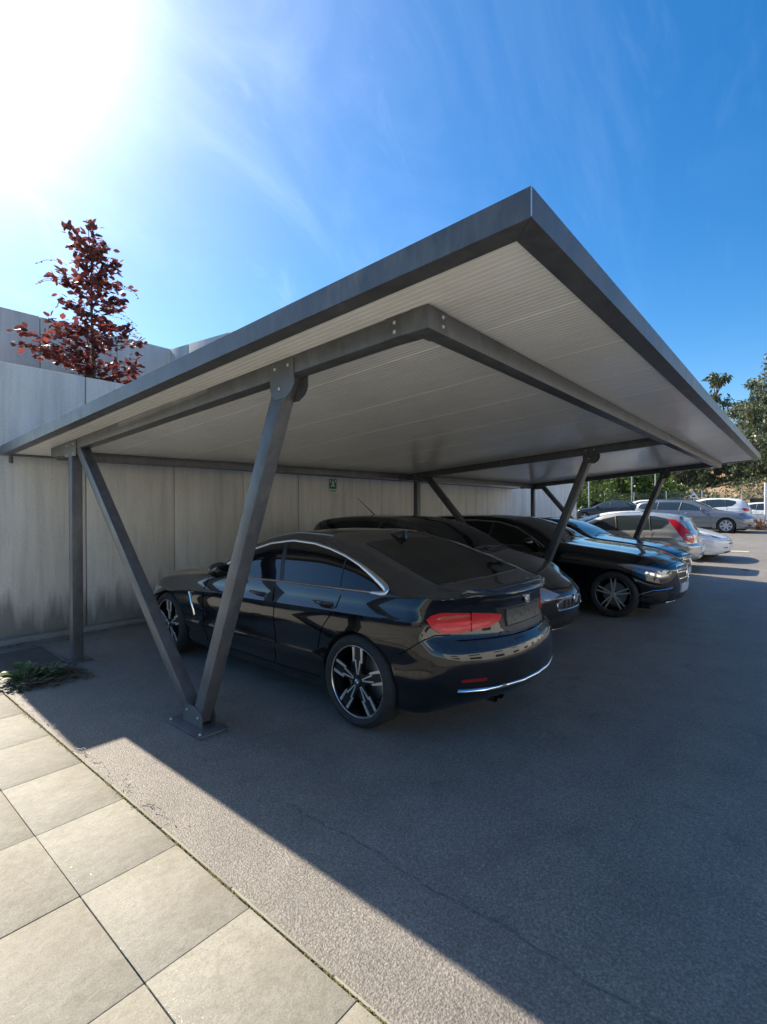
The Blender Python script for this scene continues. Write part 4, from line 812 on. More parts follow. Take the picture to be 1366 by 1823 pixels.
# fascias: an upright face and a lip turned in underneath
def fascia(a, b, ia, ib, name='fascia'):
    m = MB(); fh, zo = .102, -.011
    A0 = Vector((*a, zt(a[1]) + zo)); B0 = Vector((*b, zt(b[1]) + zo)); IA = Vector((*ia, zt(ia[1]) + zo)); IB = Vector((*ib, zt(ib[1]) + zo)); z = Vector((0, 0, 1))
    m.add([A0, B0, IB, IA, A0 + z * fh, B0 + z * fh, IB + z * fh, IA + z * fh, IA + z * .012, IB + z * .012], [(0, 1, 2, 3), (0, 1, 5, 4), (4, 5, 6, 7), (3, 2, 9, 8), (8, 9, 6, 7), (0, 3, 8, 7, 4), (1, 2, 9, 6, 5)])
    return cbuild(m, name, ST, False)
wf = .098; XL = 1.557; RF, RB = xr(YF), xr(YB_)
fascia((XL, YF), (XL, YB_), (XL + wf, YF + wf), (XL + wf, YB_ - wf)); fascia((XL + .002, YF), (RF, YF), (XL + wf + .002, YF + wf), (RF - wf, YF + wf))
fascia((RF, YF + .002), (RB, YB_), (RF - wf + .02, YF + wf + .002), (RB - wf, YB_ - wf)); fascia((XL + .004, YB_), (RB - .004, YB_), (XL + wf, YB_ - wf), (RB - wf, YB_ - wf))
m = MB(); m.box((XL - .0015, YF - .0015, zt(YF) - .008), (XL + .002, YF + .0015, zt(YF) + .088)); cbuild(m, 'corner_seam', M['bolt'], False)
BH = .105
def bolts(lst, nm='bolt', parent=cp):   # each (point, normal)
    for p, nn in lst:
        m = MB(); nn = Vector(nn).normalized(); rot = nn.to_track_quat('Z', 'Y').to_matrix().to_4x4()
        m.lathe([(-.002, .0), (-.002, .0095), (.001, .0095), (.0015, .0065), (.005, .006), (.0065, .004), (.007, 0)], 12, 'z'); m.xf(Matrix.Translation(p) @ rot); cbuild(m, nm, M['bolt'], True, parent)
zc = lambda y: zt(y) - BH / 2 - .001
# long beams, in lengths that butt together
def long_beam(y0, ks, y1=None, name='long_beam'):
    for a, b in zip(ks, ks[1:]):
        pa, pb = Vector((a[0], a[1], zc(a[1]))), Vector((b[0], b[1], zc(b[1]))); d = (pb - pa).normalized() * .003
        m = MB().beam(pa + d, pb - d, .1, BH, (0, 1, 0), .003); cbuild(m, name)
yb = 1.306 + .05
long_beam(yb, [(1.86, yb), (7.16, yb), (12.12, yb)])
long_beam(0, [(fx(0, 5.9) + .1, 6.58), (fx(1, 5.9) + .05, 6.12), (fx(2, 5.9), 5.93)])
for k in range(3):
    a, b = (fx(k, 1.41), 1.412), (fx(k, 6.38), 6.38); off = .05
    m = MB().beam((a[0] + off, a[1], zc(a[1]) + .0015), (b[0] + off, b[1], zc(b[1]) + .0015), .1, BH - .003, (1, 0, 0), .003); cbuild(m, 'cross_beam')
# bent corner sleeve
m = MB(); z0, z1 = zt(yb) - BH - .004, zt(yb) - .0; m.cbox((1.856, 1.302, z0), (2.02, 1.41, z1 - .001), .003); cbuild(m, 'corner_sleeve')
m = MB(); m.cbox((1.857, 1.38, z0 - .001), (1.966, 1.56, z1 - .004), .003); cbuild(m, 'corner_sleeve')
bolts([((1.857, 1.50, zc(1.5) + .022), (-1, 0, 0)), ((1.857, 1.50, zc(1.5) - .022), (-1, 0, 0)), ((1.975, 1.301, zc(1.3) + .022), (0, -1, 0)), ((1.975, 1.301, zc(1.3) - .022), (0, -1, 0))])
PY = [5.76, 5.85, 5.90]
for k in range(3):
    X = lambda y: fx(k, y); py = PY[k]; px = X(py)
    if k == 0: px = 1.855
    # upright post near the wall with foot plate
    m = MB().cbox((px, py, .012), (px + .1, py + .1, zt(py) - BH - .001), .004); po = cbuild(m, 'post')
    m = MB().cbox((px - .05, py - .06, .0), (px + .17, py + .16, .012), .003); cbuild(m, 'foot_plate', parent=po)
    # V struts
    fy = 3.38; f0 = Vector((X(fy) + .05, fy, .06)); ty1 = 2.35; ty2 = 5.62
    t1 = Vector((X(ty1) + .05, ty1, zt(ty1) - BH + .03)); t2 = Vector((X(ty2) + .05, ty2, zt(ty2) - BH + .01))
    sdv = (X(3) - X(2)); side_v = (1, -sdv, 0)
    m = MB().beam(f0 + Vector((0, -.035, 0)), t1, .098, .10, side_v, .004); s1 = cbuild(m, 'strut')
    m = MB().beam(f0 + Vector((0, .06, 0)), t2, .094, .10, side_v, .004); s2 = cbuild(m, 'strut')
    # gussets: foot, strut head, post head; a plate on each cheek
    for sg in (-1, 1):
        def cheek(poly, name, th=.006):
            m = MB(); m.prism(poly, 0, th, lambda u, v, w: (X(u) + .05 + sg * (.0505 + w), u, v)); return cbuild(m, name, ST, True)
        cheek([(fy - .13, .02), (fy + .13, .02), (fy + .13, .10), (fy + .085, .155), (fy - .04, .155), (fy - .115, .12), (fy - .13, .10)], 'gusset_plate')
        zh = zt(ty1); cheek([(ty1 - .11, zh - .012), (ty1 + .105, zh - .022), (ty1 + .105, zh - .17), (ty1 + .09, zh - .205), (ty1 + .055, zh - .232), (ty1 - .03, zh - .232), (ty1 - .085, zh - .20), (ty1 - .11, zh - .16)], 'gusset_plate')
        zh = zt(5.9); cheek([(5.64, zh - .0), (6.39, zh - .03), (6.39, zh - .115), (6.0, zh - .135), (5.93, zh - .16), (5.64, zh - .16)], 'gusset_plate')
        if sg < 0:
            nx_ = (-1, 0, 0); bx_ = lambda u, v: Vector((X(u) + .05 - .057, u, v))
            L1 = [(bx_(fy - .075, .085), nx_), (bx_(fy + .075, .11), nx_)]
            z1 = zt(ty1); L1 += [(bx_(ty1 - .06, z1 - .045), nx_), (bx_(ty1 + .06, z1 - .05), nx_), (bx_(ty1 + .02, z1 - .17), nx_)]
            z2 = zt(5.9); L1 += [(bx_(5.72, z2 - .035), nx_), (bx_(5.90, z2 - .045), nx_), (bx_(5.72, z2 - .13), nx_), (bx_(5.88, z2 - .145), nx_)]
            bolts(L1)
    m = MB().cbox((X(fy) - .085, fy - .24, .0), (X(fy) + .14, fy + .25, .018), .004); bp = cbuild(m, 'base_plate')
    for dy in (-.20, .21):
        for dx in (-.06,):
            m = MB(); c = (X(fy) + dx, fy + dy, 0); m.lathe([(.018, 0), (.018, .012), (.026, .011), (.027, .006), (.031, .006), (.031, 0)], 8, 'z', c); cbuild(m, 'anchor_bolt', M['bolt'], True, bp)
m = MB().tube([(1.655, YB_ - .05, zt(YB_) - .02), (1.655, YB_ - .05, zt(YB_) - .10)], .022, 12); cbuild(m, 'drain_stub')
# ------------------------------------------------------------------ assembly-point sign on the wall
s0 = empty('safety_sign', (6.86, 7.21, 1.90)); tag(s0, 'small green safety sign with white pictogram on the concrete wall', 'sign')
m = MB().cbox((0, -.006, .075), (.20, 0, .27), .003); m.build('sign_board', M['signg'], s0, True)
m = MB().cbox((0, -.0055, 0), (.20, 0, .072), .003); q = m.build('text_strip', M['signw'], s0, True)
m = MB(); y = -.0075
for a in ([(.10, .235), (.118, .215), (.135, .175), (.125, .165), (.108, .19), (.092, .19), (.075, .165), (.065, .175), (.082, .215)], [(.02, .255), (.05, .255), (.05, .235), (.03, .20), (.018, .21)], [(.18, .255), (.15, .255), (.15, .235), (.17, .20), (.182, .21)],
          [(.055, .14), (.10, .165), (.145, .14), (.155, .115), (.10, .14), (.045, .115)]):
    m.prism(a, y, y + .002, lambda u, v, w_: (u, w_, v))
m.lathe([(-.0075, 0), (-.0075, .013), (-.0055, .013)], 16, 'y', (.10, 0, .252)); m.build('pictogram', M['wht'], s0)
m = MB()
for k in range(6): m.box((.025 + k * .026, -.0072, .022), (.043 + k * .026, -.0052, .05))
m.build('lettering', M['signg'], q)
# ------------------------------------------------------------------ drain, weeds, litter at the left
dg = empty('drain_grate', (1.5, 6.25, 0)); tag(dg, 'dark metal drain grate at the wall end of the paving edge', 'drain grate')
m = MB()
for a, b in (((-.34, -.42, .003), (.34, -.39, .016)), ((-.34, .39, .003), (.34, .42, .016)), ((-.34, -.39, .003), (-.31, .39, .016)), ((.31, -.39, .003), (.34, .39, .016))): m.cbox(a, b, .003)
m.build('frame', M['steel'], dg, True); m = MB()
for k in range(24): m.box((-.31, -.375 + k * .032, .004), (.31, -.360 + k * .032, .013))
m.build('bars', M['steel'], dg); m = MB(); m.box((-.31, -.39, .0025), (.31, .39, .0045)); m.build('pit', M['liner'], dg)
def blade(m, p, ang, ln, wd, lift, curl=.5, n=5):
    d = Vector((math.cos(ang), math.sin(ang), 0)); sdv = Vector((-d.y, d.x, 0)); vs = []
    for i in range(n):
        t = i / (n - 1); c = Vector(p) + d * ln * t * math.cos(lift) + Vector((0, 0, ln * (math.sin(lift) * t - curl * t * t * .6))); ww = wd * (math.sin(PI * min(1, t * .8 + .12)) ** .8) * .5 + .0005
        c.z = max(c.z, .006); vs += [c + sdv * ww + Vector((0, 0, ww * .3)), c - Vector((0, 0, 0)), c - sdv * ww + Vector((0, 0, ww * .3))]
    m.add(vs, [f for i in range(n - 1) for f in ((i * 3, i * 3 + 1, i * 3 + 4, i * 3 + 3), (i * 3 + 1, i * 3 + 2, i * 3 + 5, i * 3 + 4))])
def weed(x, y, n, size, label, stems=True):
    o = empty('weed', (x, y, 0)); tag(o, label, 'weed'); m = MB()
    for k in range(n):
        a = rng.random() * 2 * PI; r = rng.random() * size * .5; p = (r * math.cos(a) * .9, r * math.sin(a) * .9, .01); l = size * (.3 + .5 * rng.random()); lf = R(15 + 55 * rng.random())
        q = Vector(p) + Vector((math.cos(a), math.sin(a), 0)) * l * .5 * math.cos(lf) + Vector((0, 0, l * .5 * math.sin(lf))); m.tube([p, q], [.0025, .0015], 4); blade(m, q, a + rng.normal() * .4, l * .6, l * (.30 + .2 * rng.random()), lf * .7, .5)
    m.build('leaves', M['weed'], o, True, 60)
weed(1.36, 5.42, 46, .27, 'broad leaved green weed growing beside the paving edge'); weed(1.58, 5.50, 34, .17, 'low weed clump on the dark litter nearer the upright post')
weed(1.24, 5.22, 22, .09, 'tiny weed tuft in the paving joint')
m = MB()
for k in range(1500):
    a = rng.random(); x = 1.24 + .60 * rng.random(); y = 5.06 + .75 * rng.random() + .1 * (1.8 - x)
    if rng.random() > math.exp(-((x - 1.5) / .30) ** 2 - ((y - 5.40) / .26) ** 2) * 1.3: continue
    blade(m, (x, y, .006 + rng.random() * .02), rng.random() * 6.28, .03 + .04 * rng.random(), .012 + .012 * rng.random(), R(12) * rng.random(), .1, 3)
for k in range(500):
    x = 1.4 + 12 * rng.random() ** 1.5; y = 7.03 - abs(rng.normal()) * .22
    blade(m, (x, y, .006 + rng.random() * .01), rng.random() * 6.28, .02 + .04 * rng.random(), .01 + .012 * rng.random(), R(12) * rng.random(), .1, 3)
for k in range(60):
    blade(m, (1.8 + 4 * rng.random(), 3.2 + 3.5 * rng.random(), .006), rng.random() * 6.28, .012 + .02 * rng.random(), .006 + .008 * rng.random(), R(12) * rng.random(), .1, 3)
for k in range(90):
    y = 5.3 - 3.0 * rng.random(); blade(m, (1.19 + abs(rng.normal()) * .03, y, .02), rng.random() * 6.28, .015 + .03 * rng.random(), .004, R(20) * rng.random(), .1, 3)
tag(m.build('leaf_litter', M['litter'], smooth=True), 'dead leaves and grit lying at the foot of the wall and round the weeds', 'leaf litter', kind='stuff')
# seam where the asphalt was patched
m = MB(); ys_ = [2.1 - .02 * i for i in range(138)]; pts = [(1.705 + .012 * math.sin(y * 9) + .006 * math.sin(y * 31), y) for y in ys_]; vs = []
for i, (x, y) in enumerate(pts): ww = .0022 + .0014 * math.sin(i * 1.7) + .0012 * math.sin(i * 4.1); vs += [(x - ww, y, .004), (x + ww, y, .004)]
m.add(vs, [(2 * i, 2 * i + 1, 2 * i + 3, 2 * i + 2) for i in range(len(pts) - 1) if (i * 37 % 17) > 1]); tag(m.build('asphalt_seam', M['tar']), kind='structure')
# ------------------------------------------------------------------ copper beech between the two walls
def leaf(m, p, d, n_, ln, wd):
    d = d.normalized(); sv = d.cross(n_).normalized(); nn = sv.cross(d)
    P_ = [(0, 0, 0), (.25, .42, .05), (.6, .5, .03), (1, 0, -.06), (.6, -.5, .03), (.25, -.42, .05), (.5, 0, -.03)]
    m.add([p + d * a * ln + sv * b * wd + nn * c * ln for a, b, c in P_], [(0, 1, 6), (1, 2, 6), (2, 3, 6), (3, 4, 6), (4, 5, 6), (5, 0, 6)])
bt = empty('copper_beech', (3.07, 8.6, 3.1)); tag(bt, 'young tree with dark red leaves standing between the two concrete walls', 'tree')
tr = MB(); tr.tube([(0, 0, 0), (.02, 0, .8), (-.01, 0, 1.6), (.0, .01, 2.3), (-.05, 0, 2.85)], [.035, .028, .02, .012, .005], 8); tw = MB(); lm = MB(); r2 = random.Random(5)
def spray(p, d, ln, dens):
    pts = [p]; dd = d.copy()
    for i in range(6):
        dd = (dd + Vector((r2.gauss(0, .12), r2.gauss(0, .12), r2.gauss(-.02, .10)))).normalized(); pts.append(pts[-1] + dd * ln / 6)
    tw.tube(pts, [.008 * (1 - i / 8) * (ln + .3) for i in range(7)], 4)
    for i in range(int(dens * ln)):
        t = r2.random() ** .8 * 6; k = min(5, int(t)); q = pts[k].lerp(pts[k + 1], t - k) + Vector((r2.gauss(0, .045), r2.gauss(0, .045), r2.gauss(0, .04)))
        ld = (dd + Vector((r2.gauss(0, .8), r2.gauss(0, .8), r2.gauss(0, .55)))).normalized(); s = .078 + .048 * r2.random(); leaf(lm, q, ld, Vector((r2.gauss(0, .5), r2.gauss(0, .5), 1)), s, s * .68)
hs = [.35 + 2.3 * (i / 50) for i in range(51)]
for i, h_ in enumerate(hs):
    a = i * 2.4 + r2.gauss(0, .3)
    wv = float(np.interp(h_, [.3, .55, .85, 1.02, 1.15, 1.45, 1.7, 1.95, 2.3, 2.65], [.80, .86, .95, .50, .40, .62, .55, .50, .44, .24])) * (.72 + .5 * r2.random())
    d = Vector((math.cos(a), math.sin(a) * .8, .32 + .22 * r2.random() + (.35 if h_ > 1.9 else 0))); spray(Vector((0, 0, h_)), d.normalized(), wv, 66 if h_ < .95 else 58)
for d, z, l in ((Vector((-1, .1, .22)), .75, 1.05), (Vector((-.8, -.6, .15)), .6, .95), (Vector((1, -.1, .12)), .5, .85), (Vector((.5, -.8, .5)), 2.0, .55), (Vector((-.6, -.3, .95)), 2.35, .62), (Vector((.1, 0, 1)), 2.6, .42), (Vector((.9, -.2, .35)), 1.95, .58), (Vector((-.9, .1, .5)), 1.75, .6)):
    spray(Vector((0, 0, z)), d.normalized(), l, 56)
for k in range(8):  # thin shoots that arch out past the crown
    a = r2.choice([.1, 2.9, 3.2, .4, 3.5, -.2]); z = 1.2 + 1.4 * r2.random(); p = Vector((math.cos(a) * .35, math.sin(a) * .2, z)); pts = [p]; dd = Vector((math.cos(a), 0, .5)).normalized()
    for i in range(6): dd = (dd + Vector((0, 0, -.22))).normalized(); pts.append(pts[-1] + dd * .07)
    tw.tube(pts, .0025, 4)
    for q in pts[1:]: s = .03 + .02 * r2.random(); leaf(lm, q, Vector((r2.gauss(0, 1), r2.gauss(0, 1), -.4)), Vector((0, .5, 1)), s, s * .6)
tr.build('trunk', M['bark'], bt, True); tw.build('branches', M['twig'], bt, True); lm.build('crown', M['redleaf'], bt)
# ------------------------------------------------------------------ trees beyond the car park
def crown_mesh(kind, seed, n, ht, rad, clumps, lsize, droop=0):
    r = random.Random(seed); m = MB(); tk = MB(); cs = []
    base = .28 if kind == 'euca' else .12
    lean = r.gauss(0, .4); top = Vector((lean, r.gauss(0, .3), ht * .94)); kn = [Vector((0, 0, -.4)), Vector((lean * .3 + r.gauss(0, .15), r.gauss(0, .15), ht * .33)), Vector((lean * .7 + r.gauss(0, .2), r.gauss(0, .2), ht * .66)), top]
    R0 = ht * .014 + .05; tk.tube(kn, [R0 * 1.2, R0 * .85, R0 * .5, R0 * .12], 8)
    def axis(t): t = t * 3; k = min(2, int(t)); return kn[k].lerp(kn[k + 1], t - k)
    for i in range(clumps):
        t = base + (1 - base) * (i + r.random()) / clumps; prof_ = math.sin(PI * min(1, (t - base) / (1 - base) * .80 + .14)) ** .7
        a = r.random() * 2 * PI; rr = rad * prof_ * (.35 + .75 * r.random()); st = axis(max(.1, t - .12)); c = axis(t) + Vector((math.cos(a) * rr, math.sin(a) * rr, r.gauss(0, .03) * ht))
        tk.tube([st, st.lerp(c, .5) + Vector((0, 0, -.05 * rr)), c], [R0 * .30, R0 * .18, R0 * .05], 5); cs.append((c, rad * (.24 + .22 * r.random()) * (.6 + .5 * prof_)))
    per = n // len(cs)
    for c, cr in cs:
        for k in range(per):
            v = Vector((r.gauss(0, 1), r.gauss(0, 1), r.gauss(0, .8))); v = v.normalized() * cr * (r.random() ** .5); s = lsize * (.6 + .8 * r.random())
            d = Vector((r.gauss(0, 1), r.gauss(0, 1), r.gauss(0, 1) - droop)).normalized(); q = Vector((r.gauss(0, 1), r.gauss(0, 1), r.gauss(0, 1))); sv = d.cross(q).normalized(); p = c + v
            w_ = s * (.38 if kind == 'euca' else .55)
            m.add([p, p + d * s * .5 + sv * w_ * .5, p + d * s, p + d * s * .5 - sv * w_ * .5], [(0, 1, 2, 3)])
    return m, tk
protos = {}
def tree(kind, seed, x, y, sc, label, group, z=None, rz=0):
    key = (kind, seed)
    if key not in protos:
        p_ = dict(euca=(5200, 15, 2.9, 34, .42, .8), slim=(2600, 12, 1.5, 24, .40, .8), bush=(3400, 4.2, 2.3, 22, .26, .1))[kind]
        m, tk = crown_mesh('euca' if kind != 'bush' else 'bush', seed, *p_)
        o = empty({'euca': 'eucalyptus_tree', 'slim': 'slender_tree', 'bush': 'leafy_tree'}[kind]); m.build('crown', M['bush'] if kind == 'bush' else M['euca'], o); tk.build('trunk', M['bark'], o, True); protos[key] = o; t = o
    else: t = copy_tree(protos[key])
    t.location = (x, y, g(x) - .1 if z is None else z); t.scale = (sc, sc, sc); t.rotation_euler = (0, 0, rz); tag(t, label, 'tree', group); return t
def ray(px, py): return fw + rt2 * ((px - 683) / f_px) + up2 * ((911.5 - py) / f_px)
GT = 'eucalyptus trees beyond the car park'
def at(px, t): d = ray(px, 905); return d.x * t, d.y * t
TL = [('euca', 1, 1380, 44, .93, 'tallest broad eucalyptus crown at the right edge, above the roof corner'), ('euca', 2, 1346, 47, .74, 'eucalyptus crown just left of the tallest one at the right edge'),
      ('slim', 3, 1272, 52, 1.16, 'lone slender eucalyptus top rising over the roof edge against blue sky'), ('slim', 4, 1252, 50, .60, 'thin dark trunked tree behind the dark car with the roof sign'),
      ('slim', 3, 1225, 49, .62, 'thin tree behind the roof of the grey estate car'), ('slim', 4, 1203, 52, .66, 'thin tree above the windscreen of the grey estate car'), ('slim', 5, 1292, 51, .62, 'thin tree on the slope behind the white hatchback roof'),
      ('slim', 3, 1310, 46, .50, 'thin tree in front of the dry slope, left of the white post'), ('euca', 2, 1345, 56, .62, 'shaded tree behind the tallest eucalyptus'), ('euca', 1, 1180, 54, .46, 'dark bushy tree behind the third lamp pole'),
      ('euca', 1, 1412, 50, .9, 'eucalyptus crown cut by the right edge of the view'), ('slim', 5, 1322, 50, .62, 'narrow eucalyptus filling the gap right of the roof corner')]
for i, (k, s_, px, t, sc, lab) in enumerate(TL):
    x, y = at(px, t); tree(k, s_, x, y, sc, lab, GT, rz=i * 1.3, z=g(x) - .1 + (0 if t < 50 else .5))
for i in range(13):
    px = 1196 + 13.5 * i + 5 * math.sin(i * 5); t = 47.5 + 5 * ((i * 7) % 5) / 4; x, y = at(px, t); tree('slim', (3, 4, 5)[i % 3], x, y, .40 + .05 * ((i * 3) % 4), 'thin dark trunked tree in the row standing before the dry slope', 'thin trees before the dry slope', rz=i * 1.9)
BL = [('bush', 6, 1036, 39, .95, 'round green tree at the end of the retaining wall'), ('bush', 7, 1102, 42, 1.05, 'dark green leafy tree right of the far pale wall'), ('bush', 6, 1133, 43, .95, 'bright green leafy tree behind the white parked car'),
      ('bush', 7, 1158, 42, .92, 'yellow green tree between the two right hand lamp poles'), ('bush', 6, 1072, 44, .42, 'low lime green shrub in front of the far pale wall'), ('bush', 7, 1190, 45, .80, 'leafy tree left of the thin trees on the slope'), ('bush', 6, 1118, 47, 1.15, 'tall leafy tree behind the second lamp pole'), ('bush', 7, 1018, 44, .8, 'green tree mostly hidden behind the retaining wall end')]
for i, (k, s_, px, t, sc, lab) in enumerate(BL):
    x, y = at(px, t); tree(k, s_, x, y, sc, lab, 'leafy trees behind the fence', rz=i * 2.1)
m = MB(); r3 = random.Random(9)     # scrub on the slope
for k in range(26000):
    px = 1030 + 420 * r3.random(); t = 37.5 + 48 * r3.random() ** 1.4; x, y = at(px, t)
    if math.sin(x * .9) * math.sin(y * 1.1 + 1) < -.35: continue
    z = g(min(x, 200)) - .4 + 9.5 * (1 - math.exp(-max(0, x - 50) / 17)) + .7 * math.sin(x * .37 + y * .21) + r3.random() * .5
    p = Vector((x, y, z)); d = Vector((r3.gauss(0, 1), r3.gauss(0, 1), .8)).normalized(); sv = d.cross(Vector((r3.gauss(0, 1), r3.gauss(0, 1), .3))).normalized(); s = .12 + .26 * r3.random(); m.add([p, p + d * s * .5 + sv * s * .25, p + d * s, p + d * s * .5 - sv * s * .25], [(0, 1, 2, 3)])
tag(m.build('scrub', M['euca']), 'low scrub scattered over the dry brown slope', 'scrub', kind='stuff')
# fence, lamp poles, post
fe = empty('mesh_fence', (39.5, -6, g(39.5))); tag(fe, 'long wire mesh fence along the far side of the car park', 'fence'); ln = 30
def fpt(i, n=60): return Vector((39.5 + 5.5 * i / n, -6 + 28 * i / n, 0))
for i in range(0, 61, 5):
    p = fpt(i); m = MB(); m.tube([(p.x - 39.5, p.y + 6, -.2), (p.x - 39.5, p.y + 6, 2.05)], .03, 8); m.build('fence_post', M['pole'], fe, True)
m = MB(); a, b = fpt(0) - Vector((39.5, -6, 0)), fpt(60) - Vector((39.5, -6, 0))
for k in range(21): m.beam(a + Vector((0, 0, .05 + .095 * k)), b + Vector((0, 0, .05 + .095 * k)), .008, .008, (1, 0, 0), .001)
for k in range(0, 240): p = a.lerp(b, k / 240); m.add([(p.x, p.y - .004, .05), (p.x, p.y + .004, .05), (p.x, p.y + .004, 1.98), (p.x, p.y - .004, 1.98)], [(0, 1, 2, 3)])
m.build('wire_mesh', M['wire'], fe)
m = MB(); p = fpt(2) - Vector((39.5, -6, 0)); q = fpt(19) - Vector((39.5, -6, 0)); m.beam(Vector((p.x - .06, p.y, .75)), Vector((q.x - .06, q.y, .75)), .02, 1.35, (1, 0, 0), .004); m.build('shade_netting', simple('dark_netting', (.02, .035, .03), .9), fe)
def lamp_pole(px, t, h_, label):
    x, y = at(px, t); o = empty('lamp_pole', (x, y, g(x))); tag(o, label, 'lamp pole', 'lamp poles along the fence')
    m = MB().tube([(0, 0, 0), (0, 0, h_ * .5), (0, 0, h_)], [.05, .042, .032], 12); m.build('pole', M['pole'], o, True)
    m = MB().tube([(0, 0, h_ - .02), (-.4, 0, h_ + .12), (-.9, 0, h_ + .16)], [.035, .03, .025], 8); m.build('arm', M['pole'], o, True)
    m = MB().cbox((-1.45, -.13, h_ + .10), (-.85, .13, h_ + .20), .03); m.build('lamp_head', M['pole'], o, True)
lamp_pole(1048.5, 37, 6.5, 'slim lamp pole nearest the end of the retaining wall'); lamp_pole(1125, 38, 6.5, 'slim lamp pole in front of the bright green tree'); lamp_pole(1167, 38, 6.5, 'slim lamp pole just left of the far carport strut')
x, y = at(1363.5, 25); o = empty('white_post', (x, y, g(x))); tag(o, 'thick white post at the right edge beside the dry spiky plant', 'post')
m = MB().tube([(0, 0, 0), (0, 0, 2.2)], .06, 12); m.build('shaft', M['wht'], o, True); m = MB().lathe([(2.2, 0), (2.22, .05), (2.19, .07), (2.17, .07)], 12, 'z'); m.build('cap', M['wht'], o, True)
m = MB().lathe([(0, .12), (.012, .12), (.02, .06)], 12, 'z'); m.build('foot', M['pole'], o, True)
x, y = at(1349, 23.5); o = empty('spiky_plant', (x, y, g(x))); tag(o, 'dry reddish brown spiky plant on the ground left of the white post', 'plant'); m = MB()
for k in range(150): blade(m, (rng.normal() * .18, rng.normal() * .18, .02), rng.random() * 6.28, .45 + .45 * rng.random(), .035, R(12 + 65 * rng.random()), .35)
m.build('blades', M['dry'], o, True, 60)
m = MB(); d0, d1 = ray(1297, 981), ray(1334, 984.5); xa = 19.6; pa = (xa, xa * d0.y / d0.x); pb = (xa, xa * d1.y / d1.x)
m.add([(xa - .12, pa[1], g(xa - .12) + .008), (xa + .12, pa[1], g(xa + .12) + .008), (xa + .12, pb[1], g(xa + .12) + .008), (xa - .12, pb[1], g(xa - .12) + .008)], [(0, 1, 2, 3)]); tag(m.build('painted_line', M['paint']), kind='structure')
m = MB(); m.lathe([(0, .0), (.010, .0), (.010, .075), (.0, .085)], 20, 'z', (15.4, 1.17, g(15.4) + .001)); tag(m.build('valve_cover', M['joint'], smooth=True), 'small dark round valve cover in the sunlit lane', 'valve cover')
# added white building across the lane, behind the viewpoint: bounces light under the roof, shows in paintwork
bl = empty('fill_building', (20, -17, 0)); tag(bl, 'long white rendered two storey building added unseen across the lane to bounce light', 'fill_building')
m = MB(); m.cbox((-32, -8, -.2), (32, 0, 7.6), .02); bw_ = m.build('wall', M['render_'], bl, True)
m = MB(); m.cbox((-32.1, -8.1, 7.6), (32.1, .1, 7.8), .02); m.build('parapet', M['pole'], bl, True)
for fl in (1.0, 4.4):
    for k in range(8):
        x0 = -29.3 + k * 7.8; m = MB()
        for a, b in (((x0, 0, fl), (x0 + 3.4, .05, fl + .06)), ((x0, 0, fl + 1.44), (x0 + 3.4, .05, fl + 1.5)), ((x0, 0, fl + .06), (x0 + .06, .05, fl + 1.44)), ((x0 + 3.34, 0, fl + .06), (x0 + 3.4, .05, fl + 1.44)), ((x0 + 1.67, 0, fl + .06), (x0 + 1.73, .045, fl + 1.44))): m.box(a, b)
        wdw = m.build('window', M['steel'], bl); m = MB(); m.box((x0 + .06, .002, fl + .06), (x0 + 3.34, .02, fl + 1.44)); m.build('pane', M['glass'], wdw)
# ------------------------------------------------------------------ cars
coupe()
small_hatch((5.72, 4.02, 0), R(-90))
shade_estate('long glossy black estate car with three-bar chrome grille and silver star, nose to the lane', (8.52, 3.83, 0), R(-90))
shade_estate('black saloon with large headlamps, farthest car under the carport, behind the black estate', (10.95, 4.06, 0), R(-90), True, .96)
GS = 'cars parked in the sun beyond the carport'
tl = [(3.72, .86, 1.30), (3.86, .80, 1.28), (3.98, .74, 1.12), (4.14, .70, .98), (4.2, .62, .86), (4.2, .60, .74), (4.16, .68, .70), (4.02, .84, .76), (3.92, .87, .90), (3.84, .87, 1.06)]
sun_car('silver hatchback with tall red tail lamps, first car out of the carport shade', (14.95, 4.12, g(14.5)), R(90), 'silver', 'hatch', 4.25, .888, 1.48, 'five', GS, tail=tl,
        extra=[('fuel_flap', 'silver', side([(3.70, .88), (3.86, .88), (3.88, .80), (3.84, .72), (3.70, .72), (3.67, .80)], .88), (0, -1, 0), dict(off=.003, only=1)), ('lamp_insert', 'lamp', [(4.02, .82, .93), (4.10, .72, .93), (4.16, .66, .84), (4.06, .80, .82)], (1, -1, 0), dict(off=.02)),
               ('number_plate', 'wht', [(4.2, -.26, .60), (4.2, .26, .60), (4.2, .26, .49), (4.2, -.26, .49)], (1, 0, 0), dict(one=1, off=.01))],
        rib=[('rear_spoiler', 'silver', [(3.86, -.60, 1.4), (3.92, 0, 1.4), (3.86, .60, 1.4)], (0, 0, -1), .10, dict(one=1, off=.02, ht=.01)), ('bumper_strip', 'silver', [(4.1, .82, .46), (4.2, .5, .46), (4.24, 0, .46), (4.2, -.5, .46), (4.1, -.82, .46)], (1, 0, 0), .03, dict(one=1, off=.004))])
sun_car('white electric car with smooth nose, beside the silver hatchback', (17.55, 3.98, g(17.2)), R(-90), 'white', 'ev', 4.69, .925, 1.44, 'five', GS, r=.335, rr=.24, lp=[(1.02, .89, .80), (.80, .87, .825), (.50, .80, .775), (.28, .70, .70), (.20, .62, .655), (.36, .74, .68), (.62, .84, .735)],
        extra=[('bumper_slot', 'trim', [(.10, .62, .40), (.10, .40, .405), (.10, .40, .375), (.10, .62, .375)], (-1, -.6, 0), dict(off=.003)), ('lower_grille', 'trim', [(.03, -.5, .28), (.03, .5, .28), (.03, .45, .22), (.03, -.45, .22)], (-1, 0, 0), dict(one=1))])
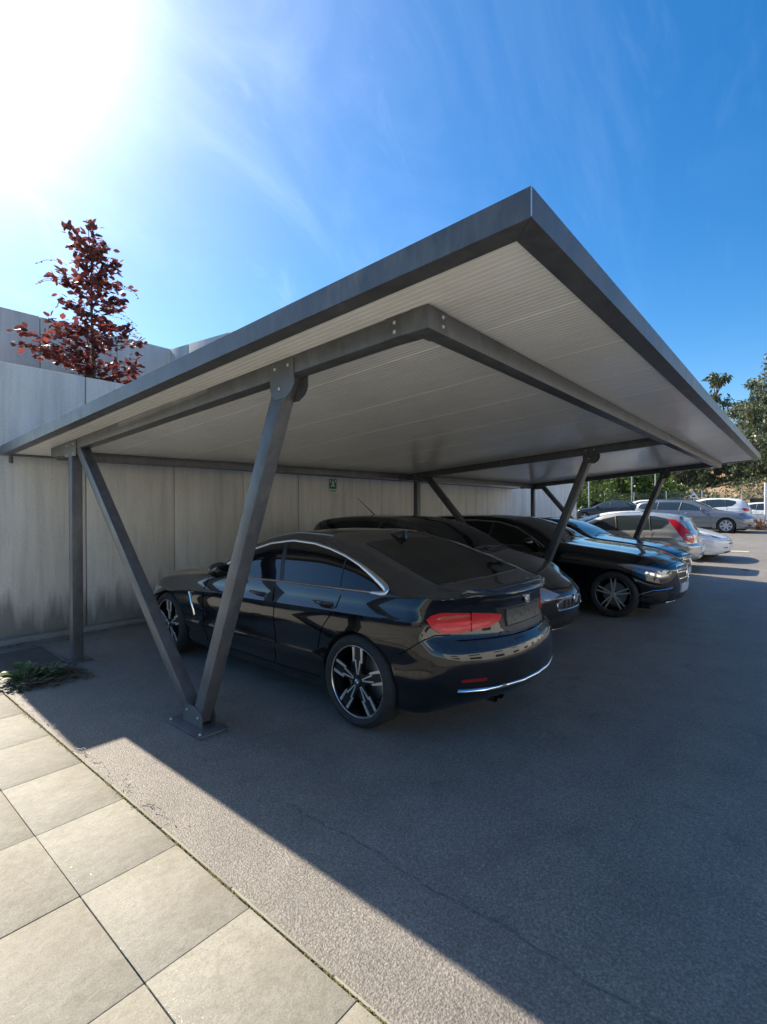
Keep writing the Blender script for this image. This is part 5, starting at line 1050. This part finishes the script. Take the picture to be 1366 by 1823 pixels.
sun_car('grey estate car with silver wheel covers, side on in the sun', (27.35, 4.15, g(26.8) - .02), R(-90), 'grey', 'estate', 4.91, .925, 1.50, 'cover', GS, r=.335, rr=.235, chrome=True, lamp='lamp',
        extra=[('fog_recess', 'trim', [(.20, .78, .40), (.10, .55, .38), (.10, .52, .32), (.2, .74, .32)], (-1, -1, 0), {})],
        rib=[('roof_rail', 'satin', [(2.2, .62, 1.5), (3.2, .62, 1.5), (4.2, .60, 1.45)], (0, 0, -1), .03, dict(off=.03, ht=.01))])
sun_car('white hatchback seen from its tail end, behind the grey estate car', (30.9, 4.15, g(30.5)), R(90), 'white', 'hatch', 4.3, .90, 1.52, 'five', GS)
sun_car('dark car with a white triangular roof sign, behind the grey estate car', (33.6, 5.35, g(33.4)), R(-90), 'black2', 'hatch', 4.2, .88, 1.50, 'five', GS, hi=False)
o = empty('roof_sign', (33.55, 4.95, g(33.4) + 1.50)); tag(o, 'white triangular sign on top of the dark car', 'roof sign'); m = MB(); m.prism([(-.22, 0), (.22, 0), (.03, .34), (-.03, .34)], -.05, .05, lambda u, v, w_: (w_, u, v)); m.build('board', M['wht'], o)
m = MB(); m.prism([(-.09, .07), (.09, .07), (.09, .15), (-.09, .15)], -.055, -.05, lambda u, v, w_: (w_, u, v)); m.build('marking', M['trim'], o)
sun_car('white car at the right edge with only its front end showing behind the plant', (33.9, .95, g(33.5) - .15), R(-90), 'white', 'hatch', 4.2, .90, 1.40, 'five', GS)
sun_car('dark saloon far away on the left of the sunlit cars', (35.2, 10.0, g(35)), R(90), 'dusty', 'saloon', 4.6, .90, 1.42, 'five', GS)
sun_car('white car behind the roof of the silver hatchback', (37.2, 8.6, g(37)), R(90), 'white', 'estate', 4.3, .88, 1.42, 'five', GS, hi=False)
sun_car('small dark car beyond the dark saloon near the wall end', (40.5, 13.8, g(40)), R(90), 'black2', 'hatch', 4.0, .86, 1.42, 'five', GS, hi=False)
S.cycles.max_bounces = 8; S.cycles.use_denoising = True
